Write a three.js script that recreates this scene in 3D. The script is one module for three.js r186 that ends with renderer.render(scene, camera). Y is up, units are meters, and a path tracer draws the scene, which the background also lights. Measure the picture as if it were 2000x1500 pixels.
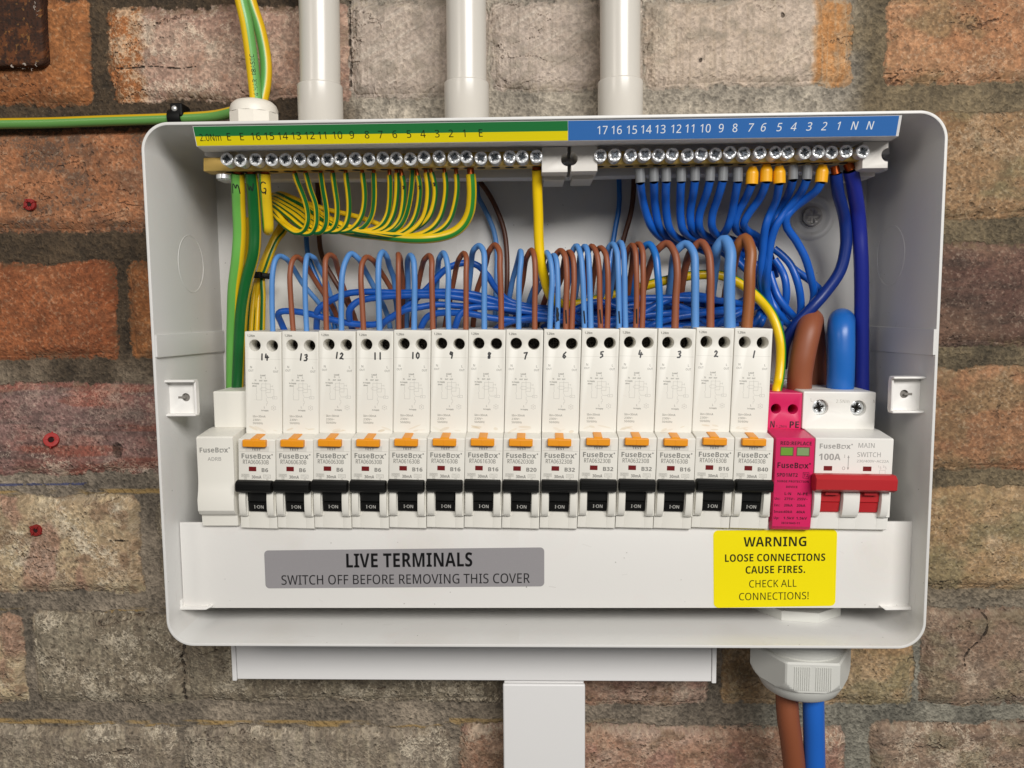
import * as THREE from 'three';
import { RoundedBoxGeometry } from 'three/addons/geometries/RoundedBoxGeometry.js';
import { TextGeometry } from 'three/addons/geometries/TextGeometry.js';
import { FontLoader } from 'three/addons/loaders/FontLoader.js';
import { RectAreaLightUniformsLib } from 'three/addons/lights/RectAreaLightUniformsLib.js';
import { mergeGeometries, mergeVertices, toCreasedNormals } from 'three/addons/utils/BufferGeometryUtils.js';

// ---------------------------------------------------------------- camera, light, exposure
const scene = new THREE.Scene();
const camera = new THREE.PerspectiveCamera(53.13, 4 / 3, 0.02, 20);
const EYE = [7.62, 35.6, 426.4];                      // millimetres in front of the back of the enclosure
camera.position.set(EYE[0] / 1000, EYE[1] / 1000, EYE[2] / 1000);
camera.rotation.set(-0.0962, 0.0284, -0.0084, 'YXZ');
camera.updateMatrixWorld(true);
scene.background = new THREE.Color(0.105, 0.104, 0.103);  // the pale room behind the camera
scene.environment = null;
RectAreaLightUniformsLib.init();
function lamp(name, color, power, w, h, from, to) {
  const l = new THREE.RectAreaLight(color, power, w, h);
  l.name = name; l.position.set(...from); l.lookAt(...to); scene.add(l);
  return l;
}
lamp('ceiling_light', new THREE.Color(1, 0.975, 0.94), 19.5, 0.9, 0.4, [0.42, 0.66, 1.27], [0, 0, 0.05]);
lamp('ceiling_light', new THREE.Color(1, 0.93, 0.84), 7.5, 0.3, 0.3, [-0.85, 0.5, 1.15], [0, 0, 0.05]);
const renderer = new THREE.WebGLRenderer({ antialias: true });
renderer.toneMapping = THREE.LinearToneMapping;
renderer.toneMappingExposure = 1;
renderer.shadowMap.enabled = true;

// ---------------------------------------------------------------- helpers (everything is modelled in millimetres)
const V3 = THREE.Vector3;
// survey: where the sight line of a point of the photograph (2000 x 1500) meets the plane z (mm) of the enclosure
const QUAT = camera.quaternion.clone();
function at(px, py, z) {
  const d = new V3((px - 1000) / 1500, (750 - py) / 1500, -1).applyQuaternion(QUAT);
  const t = (z - EYE[2]) / d.z;
  return [EYE[0] + d.x * t, EYE[1] + d.y * t, z];
}
const v = (a) => new V3(a[0], a[1], a[2]);
let seed = 12345;
const rnd = () => { seed = (seed + 0x6d2b79f5) | 0; let t = Math.imul(seed ^ (seed >>> 15), 1 | seed); t = (t + Math.imul(t ^ (t >>> 7), 61 | t)) ^ t; return ((t ^ (t >>> 14)) >>> 0) / 4294967296; };
const taken = new Map();
function numbered(n) { const k = taken.get(n) || 0; taken.set(n, k + 1); return k ? n + '_' + String(k).padStart(3, '0') : n; }
const bases = new WeakMap();
function thing(name, label, category, base = [0, 0, 0], group, kind) {
  const o = new THREE.Group(); o.name = numbered(name); o.position.set(base[0] / 1000, base[1] / 1000, base[2] / 1000);
  o.userData = { label, category };
  if (group) o.userData.group = group;
  if (kind) o.userData.kind = kind;
  bases.set(o, base); scene.add(o);
  return o;
}
function prep(g) {
  g = g.index ? g.toNonIndexed() : g;
  for (const k of Object.keys(g.attributes)) if (!['position', 'normal', 'uv'].includes(k)) g.deleteAttribute(k);
  if (!g.attributes.uv) g.setAttribute('uv', new THREE.BufferAttribute(new Float32Array(g.attributes.position.count * 2), 2));
  if (!g.attributes.normal) g.computeVertexNormals();
  return g;
}
const merge = (list) => (list.length > 1 ? mergeGeometries(list.map(prep)) : list[0]);
// local = true: geometry is in the parent's own axes; otherwise in the enclosure's
function add(name, geo, mat, parent, local = false) {
  let g = Array.isArray(geo) ? merge(geo) : geo;
  g = g.clone();
  const b = local ? [0, 0, 0] : bases.get(parent);
  g.translate(-b[0], -b[1], -b[2]); g.scale(0.001, 0.001, 0.001);
  const m = new THREE.Mesh(g, mat); m.name = name; m.castShadow = m.receiveShadow = true;
  parent.add(m); bases.set(m, local ? [0, 0, 0] : b);
  return m;
}
const box = (x0, y0, z0, x1, y1, z1, r = 0.3, s = 2) => {
  const w = Math.abs(x1 - x0), h = Math.abs(y1 - y0), d = Math.abs(z1 - z0);
  const g = r > 0 ? new RoundedBoxGeometry(w, h, d, s, Math.min(r, w / 2.05, h / 2.05, d / 2.05)) : new THREE.BoxGeometry(w, h, d);
  return g.translate((x0 + x1) / 2, (y0 + y1) / 2, (z0 + z1) / 2);
};
// side profile given as [y, z] pairs, extruded from x0 to x1
function profX(pts, x0, x1, b = 0.25, crease = 0.5) {
  const s = new THREE.Shape(pts.map(([y, z]) => new THREE.Vector2(z, y)));
  const L = x1 - x0;
  let g = new THREE.ExtrudeGeometry(s, { depth: L - 2 * b, bevelEnabled: b > 0, bevelThickness: b, bevelSize: b, bevelOffset: -b, bevelSegments: 2, curveSegments: 6 });
  g.rotateY(-Math.PI / 2).translate(x1 - b, 0, 0);
  return toCreasedNormals(g, crease);
}
// outline in x, y extruded from z0 to z1, holes as [x, y, r]
function plate(shape, z0, z1, b = 0.3, seg = 20, crease = 0.6) {
  let g = new THREE.ExtrudeGeometry(shape, { depth: z1 - z0 - 2 * b, bevelEnabled: b > 0, bevelThickness: b, bevelSize: b, bevelOffset: -b, bevelSegments: 2, curveSegments: seg });
  g.translate(0, 0, z0 + b);
  return toCreasedNormals(g, crease);
}
function rrect(x0, y0, x1, y1, r, S = THREE.Shape) {
  const s = new S();
  s.moveTo(x0 + r, y0); s.lineTo(x1 - r, y0); s.absarc(x1 - r, y0 + r, r, -Math.PI / 2, 0); s.lineTo(x1, y1 - r); s.absarc(x1 - r, y1 - r, r, 0, Math.PI / 2);
  s.lineTo(x0 + r, y1); s.absarc(x0 + r, y1 - r, r, Math.PI / 2, Math.PI); s.lineTo(x0, y0 + r); s.absarc(x0 + r, y0 + r, r, Math.PI, 1.5 * Math.PI);
  return s;
}
const hole = (x, y, r) => { const p = new THREE.Path(); p.absarc(x, y, r, 0, Math.PI * 2, true); return p; };
// frames along a smooth line; u runs along it in mm, v once round; v = 0.5 is the side that faced +z at the start
function frames(pts, step = 1.5) {
  const c = new THREE.CatmullRomCurve3(pts.map(v), false, 'centripetal'), L = c.getLength(), n = Math.max(8, Math.ceil(L / step));
  c.arcLengthDivisions = 400;
  const P = c.getSpacedPoints(n), T = P.map((p, i) => P[Math.min(n, i + 1)].clone().sub(P[Math.max(0, i - 1)]).normalize());
  const N = []; let nrm = new V3(0, 0, 1); if (Math.abs(T[0].z) > 0.9) nrm = new V3(0, 1, 0);
  for (let i = 0; i <= n; i++) { nrm = nrm.clone().addScaledVector(T[i], -nrm.dot(T[i])).normalize(); N.push(nrm); }
  return { P, T, N, B: T.map((t, i) => t.clone().cross(N[i])), L, n };
}
function tube(pts, r, { seg = 14, phase = 0, step = 1.5, cap = true, twist = 0, fr } = {}) {
  const f = fr || frames(pts, step), pos = [], nor = [], uv = [], idx = [];
  for (let i = 0; i <= f.n; i++) for (let j = 0; j <= seg; j++) {
    const a = (j / seg) * Math.PI * 2 + Math.PI + 0, d = f.N[i].clone().multiplyScalar(Math.cos(a)).addScaledVector(f.B[i], Math.sin(a));
    const p = f.P[i].clone().addScaledVector(d, r);
    pos.push(p.x, p.y, p.z); nor.push(d.x, d.y, d.z); uv.push((i / f.n) * f.L / 40, j / seg + phase + twist * i / f.n);
  }
  for (let i = 0; i < f.n; i++) for (let j = 0; j < seg; j++) { const a = i * (seg + 1) + j, b = a + seg + 1; idx.push(a, a + 1, b, b, a + 1, b + 1); }
  if (cap) for (const [i, s] of [[0, -1], [f.n, 1]]) {
    const c0 = pos.length / 3, p = f.P[i], t = f.T[i];
    pos.push(p.x, p.y, p.z); nor.push(t.x * s, t.y * s, t.z * s); uv.push(0, 0.5 + phase);
    for (let j = 0; j <= seg; j++) { const k = (i * (seg + 1) + j) * 3; pos.push(pos[k], pos[k + 1], pos[k + 2]); nor.push(t.x * s, t.y * s, t.z * s); uv.push(0, 0.5 + phase); }
    for (let j = 0; j < seg; j++) s > 0 ? idx.push(c0, c0 + 2 + j, c0 + 1 + j) : idx.push(c0, c0 + 1 + j, c0 + 2 + j);
  }
  const g = new THREE.BufferGeometry();
  g.setAttribute('position', new THREE.Float32BufferAttribute(pos, 3)); g.setAttribute('normal', new THREE.Float32BufferAttribute(nor, 3)); g.setAttribute('uv', new THREE.Float32BufferAttribute(uv, 2)); g.setIndex(idx);
  return g;
}
const survey = (list) => list.map((p) => at(p[0], p[1], p[2]));

// ---------------------------------------------------------------- noise
function hash(x, y, s) { let h = Math.imul(x, 374761393) ^ Math.imul(y, 668265263) ^ Math.imul(s, 2246822519); h = Math.imul(h ^ (h >>> 13), 1274126177); h ^= h >>> 16; return (h >>> 0) / 4294967296; }
function noise(x, y, s) {
  const ix = Math.floor(x), iy = Math.floor(y), fx = x - ix, fy = y - iy, u = fx * fx * (3 - 2 * fx), w = fy * fy * (3 - 2 * fy);
  const a = hash(ix, iy, s), b = hash(ix + 1, iy, s), c = hash(ix, iy + 1, s), d = hash(ix + 1, iy + 1, s);
  return a + (b - a) * u + (c - a) * w + (a - b - c + d) * u * w;
}
function fbm(x, y, s, o = 4) { let t = 0, a = 0.5, n = 0; for (let i = 0; i < o; i++) { t += a * noise(x, y, s + i); n += a; a *= 0.5; x = x * 2.03 + 7.1; y = y * 2.03 + 3.7; } return t / n; }
const sm = (a, b, x) => { const t = Math.min(1, Math.max(0, (x - a) / (b - a))); return t * t * (3 - 2 * t); };
const mixc = (a, b, t) => [a[0] + (b[0] - a[0]) * t, a[1] + (b[1] - a[1]) * t, a[2] + (b[2] - a[2]) * t];

// ---------------------------------------------------------------- plain materials
const std = (color, roughness, o = {}) => new THREE.MeshStandardMaterial({ color, roughness, ...o });
const phy = (color, roughness, o = {}) => new THREE.MeshPhysicalMaterial({ color, roughness, ...o });
function grain(size, cells, s, lo = 0, hi = 1, o = 3) {      // small grey texture
  const d = new Uint8Array(size * size * 4);
  for (let y = 0; y < size; y++) for (let x = 0; x < size; x++) {
    const k = (y * size + x) * 4, a = fbm((x / size) * cells, (y / size) * cells, s, o), q = Math.round(255 * (lo + (hi - lo) * a));
    d[k] = d[k + 1] = d[k + 2] = q; d[k + 3] = 255;
  }
  const t = new THREE.DataTexture(d, size, size); t.wrapS = t.wrapT = THREE.MirroredRepeatWrapping; t.magFilter = THREE.LinearFilter; t.needsUpdate = true;
  return t;
}
const fineGrain = grain(256, 60, 5);
const roughGrain = grain(256, 14, 9, 0.35, 1);
fineGrain.repeat.set(.02, .02); roughGrain.repeat.set(.04, .04);
const dirt = (() => {                                          // worn paint: specks, scuffs and faint smudges
  const c = document.createElement('canvas'); c.width = c.height = 1024; const x = c.getContext('2d'); x.fillStyle = '#fff'; x.fillRect(0, 0, 1024, 1024);
  for (let i = 0; i < 46; i++) { const a = rnd() * 1024, b = rnd() * 1024, q = 20 + rnd() * 90, g = x.createRadialGradient(a, b, 0, a, b, q), o = rnd() * .05; g.addColorStop(0, `rgba(150,125,85,${o})`); g.addColorStop(1, 'rgba(150,125,85,0)'); x.fillStyle = g; x.fillRect(a - q, b - q, 2 * q, 2 * q); }
  for (let i = 0; i < 70; i++) { x.fillStyle = `rgba(40,34,26,${.25 + rnd() * .5})`; x.beginPath(); x.ellipse(rnd() * 1024, rnd() * 1024, .5 + rnd() * 1.1, .5 + rnd() * .8, rnd() * 3, 0, 7); x.fill(); }
  for (let i = 0; i < 30; i++) { x.strokeStyle = `rgba(110,100,90,${.06 + rnd() * .12})`; x.lineWidth = .6 + rnd(); const a = rnd() * 1024, b = rnd() * 1024; x.beginPath(); x.moveTo(a, b); x.lineTo(a + (rnd() - .3) * 40, b + (rnd() - .5) * 14); x.stroke(); }
  const t = new THREE.CanvasTexture(c); t.colorSpace = THREE.SRGBColorSpace; t.wrapS = t.wrapT = THREE.RepeatWrapping; t.repeat.set(.0045, .0045); t.magFilter = THREE.LinearFilter; return t;
})();
const coat = phy('#d9d8d5', 0.42, { map: dirt, bumpMap: fineGrain, bumpScale: 0.00003 });         // powder coat of the enclosure
const coverPaint = phy('#e2e0dc', 0.4, { map: dirt, bumpMap: fineGrain, bumpScale: 0.00002 });
const upvc = phy('#e9e7e3', 0.28);
const pipeWhite = phy('#cfcac1', 0.25);
const holderWhite = phy('#d3cfc8', .45);
const upvcDull = phy('#e7e6e5', 0.42);
const plastic = phy('#e3e0d7', 0.45);
const glandPlastic = phy('#cfcfc9', 0.5);
const glandWhite = phy('#e8e2d6', 0.42);
const zinc = std('#eef1f3', 0.24, { metalness: .6 });
const screwBright = std('#f4f6f8', 0.22, { metalness: .38 });
const darkScrew = std('#34312d', 0.34, { metalness: 1 });
const brass = std('#d6b565', 0.4, { metalness: .55, bumpMap: roughGrain, bumpScale: 0.00006 });
const copper = std('#a8562c', 0.35, { metalness: 1 });
const black = phy('#080807', 0.42);
const blackMatt = phy('#070706', 0.6, { specularIntensity: .5 });
const red = phy('#b3262b', 0.42);
const flagRed = phy('#6e0f12', 0.4);
const orange = phy('#e79410', 0.42);
const pink = '#cf1f5c';
const inkBlack = std('#0b0b0c', 0.6);
const blueLight = phy('#5388c6', 0.5);
const blueDeep = phy('#1257b4', 0.36);
const blueMid = phy('#1f6cba', 0.34);
const navy = phy('#0c2a74', 0.35);
const indigo = phy('#1d2a8e', 0.38);
const brown = phy('#8a4d30', 0.5);
const brownOld = phy('#8f5428', 0.44);
const brownDark = phy('#532c1b', 0.45);
const greySleeve = phy('#77797c', 0.35);
const yellowSleeve = phy('#eaa80e', 0.35);
const cloudedGreen = phy('#7f9a68', 0.2);
function stripes(yellow, green, share, centre) {               // two-tone insulation, once round the wire
  const n = 128, d = new Uint8Array(n * 2 * 4), y = new THREE.Color(yellow), g = new THREE.Color(green);
  for (let j = 0; j < n; j++) for (let i = 0; i < 2; i++) {
    let q = Math.abs(((j + 0.5) / n - centre + 1.5) % 1 - 0.5), t = sm(share / 2 + 0.012, share / 2 - 0.012, q);
    const c = y.clone().convertLinearToSRGB(), e = g.clone().convertLinearToSRGB(), k = (j * 2 + i) * 4;
    d[k] = 255 * (c.r + (e.r - c.r) * t); d[k + 1] = 255 * (c.g + (e.g - c.g) * t); d[k + 2] = 255 * (c.b + (e.b - c.b) * t); d[k + 3] = 255;
  }
  const t = new THREE.DataTexture(d, 2, n); t.wrapS = t.wrapT = THREE.RepeatWrapping; t.magFilter = THREE.LinearFilter; t.colorSpace = THREE.SRGBColorSpace; t.needsUpdate = true;
  return phy('#ffffff', 0.34, { map: t });
}
const earthA = stripes('#dcb40e', '#0b5f28', 0.22, 0.38);
const earthB = stripes('#dbb410', '#0c622b', 0.20, 0.44);
const earthThick = stripes('#e2b60e', '#59a03c', 0.55, 0.5);
const earthDark = stripes('#d8b020', '#0c5a22', 0.62, 0.5);
const earthYellow = stripes('#ecc500', '#3e8a2c', 0.28, 0.02);

// ---------------------------------------------------------------- prints
function canvas(w, h, paint) { const c = document.createElement('canvas'); c.width = w; c.height = h; const x = c.getContext('2d'); paint(x); const t = new THREE.CanvasTexture(c); t.colorSpace = THREE.SRGBColorSpace; t.magFilter = THREE.LinearFilter; t.anisotropy = 8; return t; }
// text fitted between x0 and x1 (mm) with its baseline at y and capitals h high; k = pixels per mm
function fit(x, s, x0, x1, y, h, k, color, weight = '') {
  x.save(); x.textAlign = 'left'; x.fillStyle = color; x.font = `${weight} ${h * k / 0.714}px sans-serif`;
  const w = x.measureText(s).width; x.translate(x0 * k, y * k); x.scale(((x1 - x0) * k) / w, 1); x.fillText(s, 0, 0); x.restore();
}
function mid(x, s, cx, y, h, k, color, weight = '', sx = 1) {
  x.save(); x.fillStyle = color; x.font = `${weight} ${h * k / 0.714}px sans-serif`; x.textAlign = 'center'; x.translate(cx * k, y * k); x.scale(sx, 1); x.fillText(s, 0, 0); x.restore();
}
function logo(x, x0, x1, y, h, k, color) {                      // the maker's word mark with its square-cornered o
  const w = x1 - x0;
  fit(x, 'FuseB', x0, x0 + w * 0.645, y, h, k, color, 'bold'); fit(x, 'x', x0 + w * 0.80, x0 + w * 0.935, y, h, k, color, 'bold');
  x.strokeStyle = color; x.lineWidth = h * k * 0.17; x.lineCap = 'butt';
  const a = (x0 + w * 0.675) * k, b = (x0 + w * 0.775) * k, t = (y - h * 0.66) * k, u = (y - h * 0.08) * k;
  x.beginPath(); x.moveTo(b, u - (u - t) * 0.12); x.lineTo(b, t); x.lineTo(a, t); x.lineTo(a, u); x.lineTo(b * 0.75 + a * 0.25, u); x.stroke();
  x.lineWidth = h * k * 0.05; x.beginPath(); x.arc((x0 + w * 0.97) * k, (y - h * 0.88) * k, h * k * 0.13, 0, 7); x.stroke(); x.fillStyle = color; x.fill();
}
const PAPER = '#e3e0d7', GREY = '#75736d', LGREY = '#86847d';
const DIGIT = { 0: [[[.5, 0], [.15, .3], [.15, .75], [.5, 1], [.85, .7], [.85, .25], [.5, 0]]], 1: [[[.5, 0], [.47, .5], [.45, 1]]], 2: [[[.15, .2], [.45, 0], [.8, .2], [.55, .6], [.1, 1], [.5, .92], [.95, 1]]], 3: [[[.15, .1], [.6, 0], [.75, .25], [.4, .45], [.8, .65], [.6, .95], [.1, 1]]], 4: [[[.3, 0], [.15, .6], [.55, .62], [1, .55]], [[.68, .3], [.6, 1.05]]], 5: [[[.9, 0], [.3, .05], [.22, .42], [.65, .45], [.7, .8], [.1, 1]]], 6: [[[.8, 0], [.3, .35], [.15, .8], [.5, 1], [.85, .75], [.55, .55], [.2, .7]]], 7: [[[.1, .08], [.85, 0], [.5, .5], [.3, 1]]], 8: [[[.8, .15], [.45, 0], [.25, .25], [.7, .6], [.65, .95], [.3, .95], [.3, .65], [.75, .3], [.85, .1]]], 9: [[[.75, .15], [.35, .05], [.2, .4], [.55, .5], [.8, .15], [.8, .6], [.7, 1.05]]] };
function hand(x, s, cx, top, h, k) {
  x.strokeStyle = '#101012'; x.lineWidth = 0.66 * k; x.lineCap = x.lineJoin = 'round';
  const w = h * 0.62, gap = h * 0.2, W = s.length * w + (s.length - 1) * gap;
  [...s].forEach((d, i) => { for (const p of DIGIT[d]) { x.beginPath(); p.forEach(([a, b], j) => { const X = (cx - W / 2 + i * (w + gap) + a * w) * k, Y = (top + b * h) * k; j ? x.lineTo(X, Y) : x.moveTo(X, Y); }); x.stroke(); } });
}
const BREAKERS = [['14', 'RTA060630B', 'B6'], ['13', 'RTA060630B', 'B6'], ['12', 'RTA060630B', 'B6'], ['11', 'RTA060630B', 'B6'], ['10', 'RTA061630B', 'B16'], ['9', 'RTA061630B', 'B16'], ['8', 'RTA061630B', 'B16'], ['7', 'RTA062030B', 'B20'], ['6', 'RTA063230B', 'B32'], ['5', 'RTA063230B', 'B32'], ['4', 'RTA063230B', 'B32'], ['3', 'RTA061630B', 'B16'], ['2', 'RTA061630B', 'B16'], ['1', 'RTA064030B', 'B40']];
const NT = 44.4, MW = 17.75, MH = 95, K = 8, COL = 142;                    // one breaker: 17.75 x 95 mm at 8 px per mm
function breakerPrint(x, [num, type, rate], i) {
  const k = K, y0 = 49.2;                                       // y counts down from the top; y0 = start of the nose
  fit(x, '1.2Nm', 1.2, 5.0, 2.6, 1.05, k, GREY, 'bold');
  x.strokeStyle = 'rgba(120,116,105,.55)'; x.lineWidth = 0.6;
  x.beginPath(); x.moveTo(0.4 * k, 13.2 * k); x.lineTo(17.4 * k, 13.2 * k); x.stroke();
  x.save(); x.translate(10 * k, 12 * k); x.rotate((rnd() - .3) * .22); x.translate(-10 * k, -12 * k); hand(x, num, 9.9 + (rnd() - 0.5) * 1.2, 10.4 + rnd() * .5, 2.7 + rnd() * .4, k); x.restore();
  mid(x, 'N', 2.9, 17.7, 1.15, k, GREY); mid(x, 'OUT', 2.8, 19.4, 0.95, k, GREY); mid(x, 'L', 14.9, 17.9, 1.15, k, GREY); mid(x, 'OUT', 14.9, 19.6, 0.95, k, GREY);
  mid(x, 'Load', 8.6, 21.5, 0.8, k, GREY, 'bold'); mid(x, 'N', 7.7, 22.7, 0.8, k, GREY); mid(x, 'L', 9.9, 22.7, 0.8, k, GREY); mid(x, 'OUT', 7.6, 24.0, 0.7, k, GREY, 'bold', .85); mid(x, 'OUT', 9.9, 24.0, 0.7, k, GREY, 'bold', .85);
  mid(x, 'N', 5.0, 24.0, 0.85, k, GREY); mid(x, 'In-Supply', 5.0, 25.4, 0.7, k, GREY, 'bold', .8); mid(x, '(Blue)', 4.5, 26.7, 0.7, k, GREY, 'bold', .8);
  x.strokeStyle = '#a09e97'; x.lineWidth = 0.75;
  const L = (...p) => { x.beginPath(); p.forEach(([a, b], j) => (j ? x.lineTo(a * k, b * k) : x.moveTo(a * k, b * k))); x.stroke(); };
  L([8, 25], [8, 33.1], [5.4, 33.1], [5.4, 31.2], [5.1, 30.4], [5.6, 29.6], [5.4, 28.8], [5.4, 27]); L([10, 24.4], [10, 30.2]); L([8, 25.2], [12.2, 25.2], [12.2, 27.8]); L([12.2, 26.3], [13.4, 26.3]); L([13.4, 25.8], [13.4, 26.8]);
  x.beginPath(); x.ellipse(8.9 * k, 27.8 * k, 1.75 * k, 0.8 * k, 0, 0, 7); x.stroke();
  L([10.7, 27.8], [13.9, 27.8], [13.9, 31.3]); L([10, 29.4], [12.2, 29.4], [12.2, 28]); L([10, 30.3], [10.7, 31.8], [13.2, 31.8]); L([10.2, 32], [10.2, 33.6], [10.7, 33.6], [10.7, 34.8], [10.2, 34.8], [10.2, 36]);
  x.strokeRect(13.2 * k, 31.3 * k, 2.2 * k, 1.15 * k); mid(x, '1', 14, 32.3, 0.7, k, GREY);
  mid(x, 'L', 9.2, 37.2, 0.9, k, GREY); mid(x, 'In-Supply', 9.4, 38.5, 0.7, k, GREY, 'bold', .8);
  for (let a = 0; a < 6; a++) { const c = Math.cos(a * 1.047), s = Math.sin(a * 1.047); L([13.7 + c * 0.8, 36.9 + s * 0.8], [13.7 + Math.cos(a * 1.047 + .52) * 1.3, 36.9 + Math.sin(a * 1.047 + .52) * 1.3], [13.7 + Math.cos(a * 1.047 + 1.047) * .8, 36.9 + Math.sin(a * 1.047 + 1.047) * .8]); }
  mid(x, 'o', 13.7, 37.2, 0.7, k, GREY);
  fit(x, 'IΔn=30mA', 3.4, 9.7, 41.6, 0.95, k, GREY); fit(x, '230V~', 3.4, 7.6, 43.3, 0.95, k, GREY); fit(x, '50/60Hz', 3.4, 8.4, 45.0, 0.95, k, GREY);
  const n = MH - NT;                                            // top of the nose face
  x.fillStyle = '#d3d0c8'; x.fillRect(3.4 * k, (n + 3.5) * k, 11.2 * k, 2.4 * k);
  fit(x, 'TEST', 6.4, 10.8, n + 5.5, 1.15, k, '#6f6d68', 'bold');
  x.strokeStyle = 'rgba(110,106,98,.6)'; x.lineWidth = 0.7; x.beginPath(); x.moveTo(0.5 * k, (n + 6) * k); x.lineTo(17.3 * k, (n + 6) * k); x.stroke();
  logo(x, 1.2, 16.6, n + 9.4, 2.35, k, '#7f7e79');
  fit(x, type, 1.9, 14.6, n + 12.1, 1.95, k, '#67655f');
  fit(x, rate, 10.8, 10.8 + rate.length * 1.72, n + 15.8, 1.95, k, '#75736e', 'bold');
  x.strokeStyle = LGREY; x.lineWidth = 0.8; x.strokeRect(1.3 * k, (n + 17.0) * k, 3.7 * k, 1.3 * k); fit(x, '6000', 1.6, 4.7, n + 18.05, 0.85, k, LGREY); x.strokeRect(2.7 * k, (n + 18.3) * k, 1.1 * k, 1.2 * k); mid(x, '3', 3.25, n + 19.3, 0.8, k, LGREY);
  fit(x, '30mA', 6.2, 10.9, n + 19.0, 1.5, k, '#777570', 'bold');
  x.strokeRect(11.9 * k, (n + 17.1) * k, 3.4 * k, 1.6 * k); x.lineWidth = 0.9; x.beginPath(); for (const d of [0, .6]) { x.moveTo(12.3 * k, (n + 17.7 + d) * k); x.bezierCurveTo(13.2 * k, (n + 16.9 + d) * k, 14 * k, (n + 18.3 + d) * k, 14.9 * k, (n + 17.5 + d) * k); } x.stroke(); mid(x, 'F3', 13.7, n + 19.7, 0.7, k, LGREY);
  for (let j = 0; j < 3; j++) { x.fillStyle = `rgba(150,110,50,${0.05 + rnd() * 0.10})`; x.beginPath(); x.ellipse((3 + rnd() * 12) * k, (46.5 + rnd() * 2.4) * k, (1 + rnd() * 2.5) * k, (0.25 + rnd() * 0.5) * k, rnd() - 0.5, 0, 7); x.fill(); }
  for (let j = 0; j < 5; j++) { x.strokeStyle = `rgba(110,100,85,${0.10 + rnd() * 0.2})`; x.lineWidth = 0.6; const a = rnd() * 15, b = rnd() * 48; L([a, b], [a + rnd() * 2, b + (rnd() - .5)]); }
}
const printMap = canvas(2048, 800, (x) => {
  x.fillStyle = PAPER; x.fillRect(0, 0, 2048, 800);
  BREAKERS.forEach((b, i) => { x.save(); x.translate(i * COL, 8); x.beginPath(); x.rect(0, 0, COL, 780); x.clip(); breakerPrint(x, b, i); x.restore(); });
});
const printed = phy('#ffffff', 0.45, { map: printMap });
function printUV(g, col) { const p = g.attributes.position, u = g.attributes.uv; for (let i = 0; i < p.count; i++) u.setXY(i, (col * COL + Math.min(MW - .15, Math.max(.15, p.getX(i))) * K) / 2048, 1 - (8 + (MH - Math.min(MH - .2, Math.max(.2, p.getY(i)))) * K) / 800); return g; }
const onMap = canvas(128, 64, (x) => { x.fillStyle = '#0c0b0a'; x.fillRect(0, 0, 128, 64); x.fillStyle = '#d2d0ca'; x.font = '34px sans-serif'; x.textAlign = 'center'; x.fillText('I·ON', 70, 44); });
const onBlack = phy('#ffffff', 0.35, { map: onMap });

// ---------------------------------------------------------------- the brick wall
const WALL = -2;                                               // face of the bricks (mm)
// corners in the photograph, then what the brick is made of
const R = (s) => { const c = parseInt(s, 16); return [c >> 16, (c >> 8) & 255, c & 255]; };
const ST = {
  orange: { a: R('9c653b'), b: R('8b5631'), d: R('6b4428'), haze: .08 }, burnt: { a: R('925735'), b: R('82492a'), d: R('643a22'), haze: .05 },
  sooty: { a: R('9f6a48'), b: R('925c3a'), d: R('5d4536'), soot: .8, haze: .14 }, purple: { a: R('8c6d66'), b: R('845a50'), d: R('62504b'), haze: .5, flat: 1, red: 1 },
  plaster: { a: R('b9aa9e'), b: R('ae9f92'), d: R('97887a'), haze: .2, smear: 1 }, pinkplaster: { a: R('ab8f7d'), b: R('a08070'), d: R('8a6855'), haze: .45, left: R('9c633a'), crackle: 1 },
  plasteredge: { a: R('baa999'), b: R('ad9b89'), d: R('948471'), haze: .2, smear: 1, right: R('b27c4a') }, rose: { a: R('a87c5a'), b: R('9b6d4c'), d: R('7d5f45'), haze: .2, mossy: .4 },
  clay: { a: R('946c4e'), b: R('875c40'), d: R('6c513c'), haze: .15, mossy: .35 }, tan: { a: R('a68a68'), b: R('987a58'), d: R('7a6748'), haze: .25, mossy: .5 }, umber: { a: R('917354'), b: R('846445'), d: R('695a42'), haze: .2, mossy: .5 },
  dark: { a: R('6d5445'), b: R('5f443b'), d: R('43352e'), haze: .12, flat: 1, soot: .3 }, cream: { a: R('bfac8a'), b: R('a68e70'), d: R('87705c'), haze: .6 },
  grey: { a: R('8f8471'), b: R('817563'), d: R('695e50'), haze: .55, brush: 1 }, ash: { a: R('948878'), b: R('867968'), d: R('6c6155'), haze: .6, brush: 1 }, mauve: { a: R('aa8f7e'), b: R('9a7660'), d: R('7d6452'), haze: .5 }, ember: { a: R('8f7966'), b: R('826a58'), d: R('6a5b50'), haze: .45, mossy: .35 },
};
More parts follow.
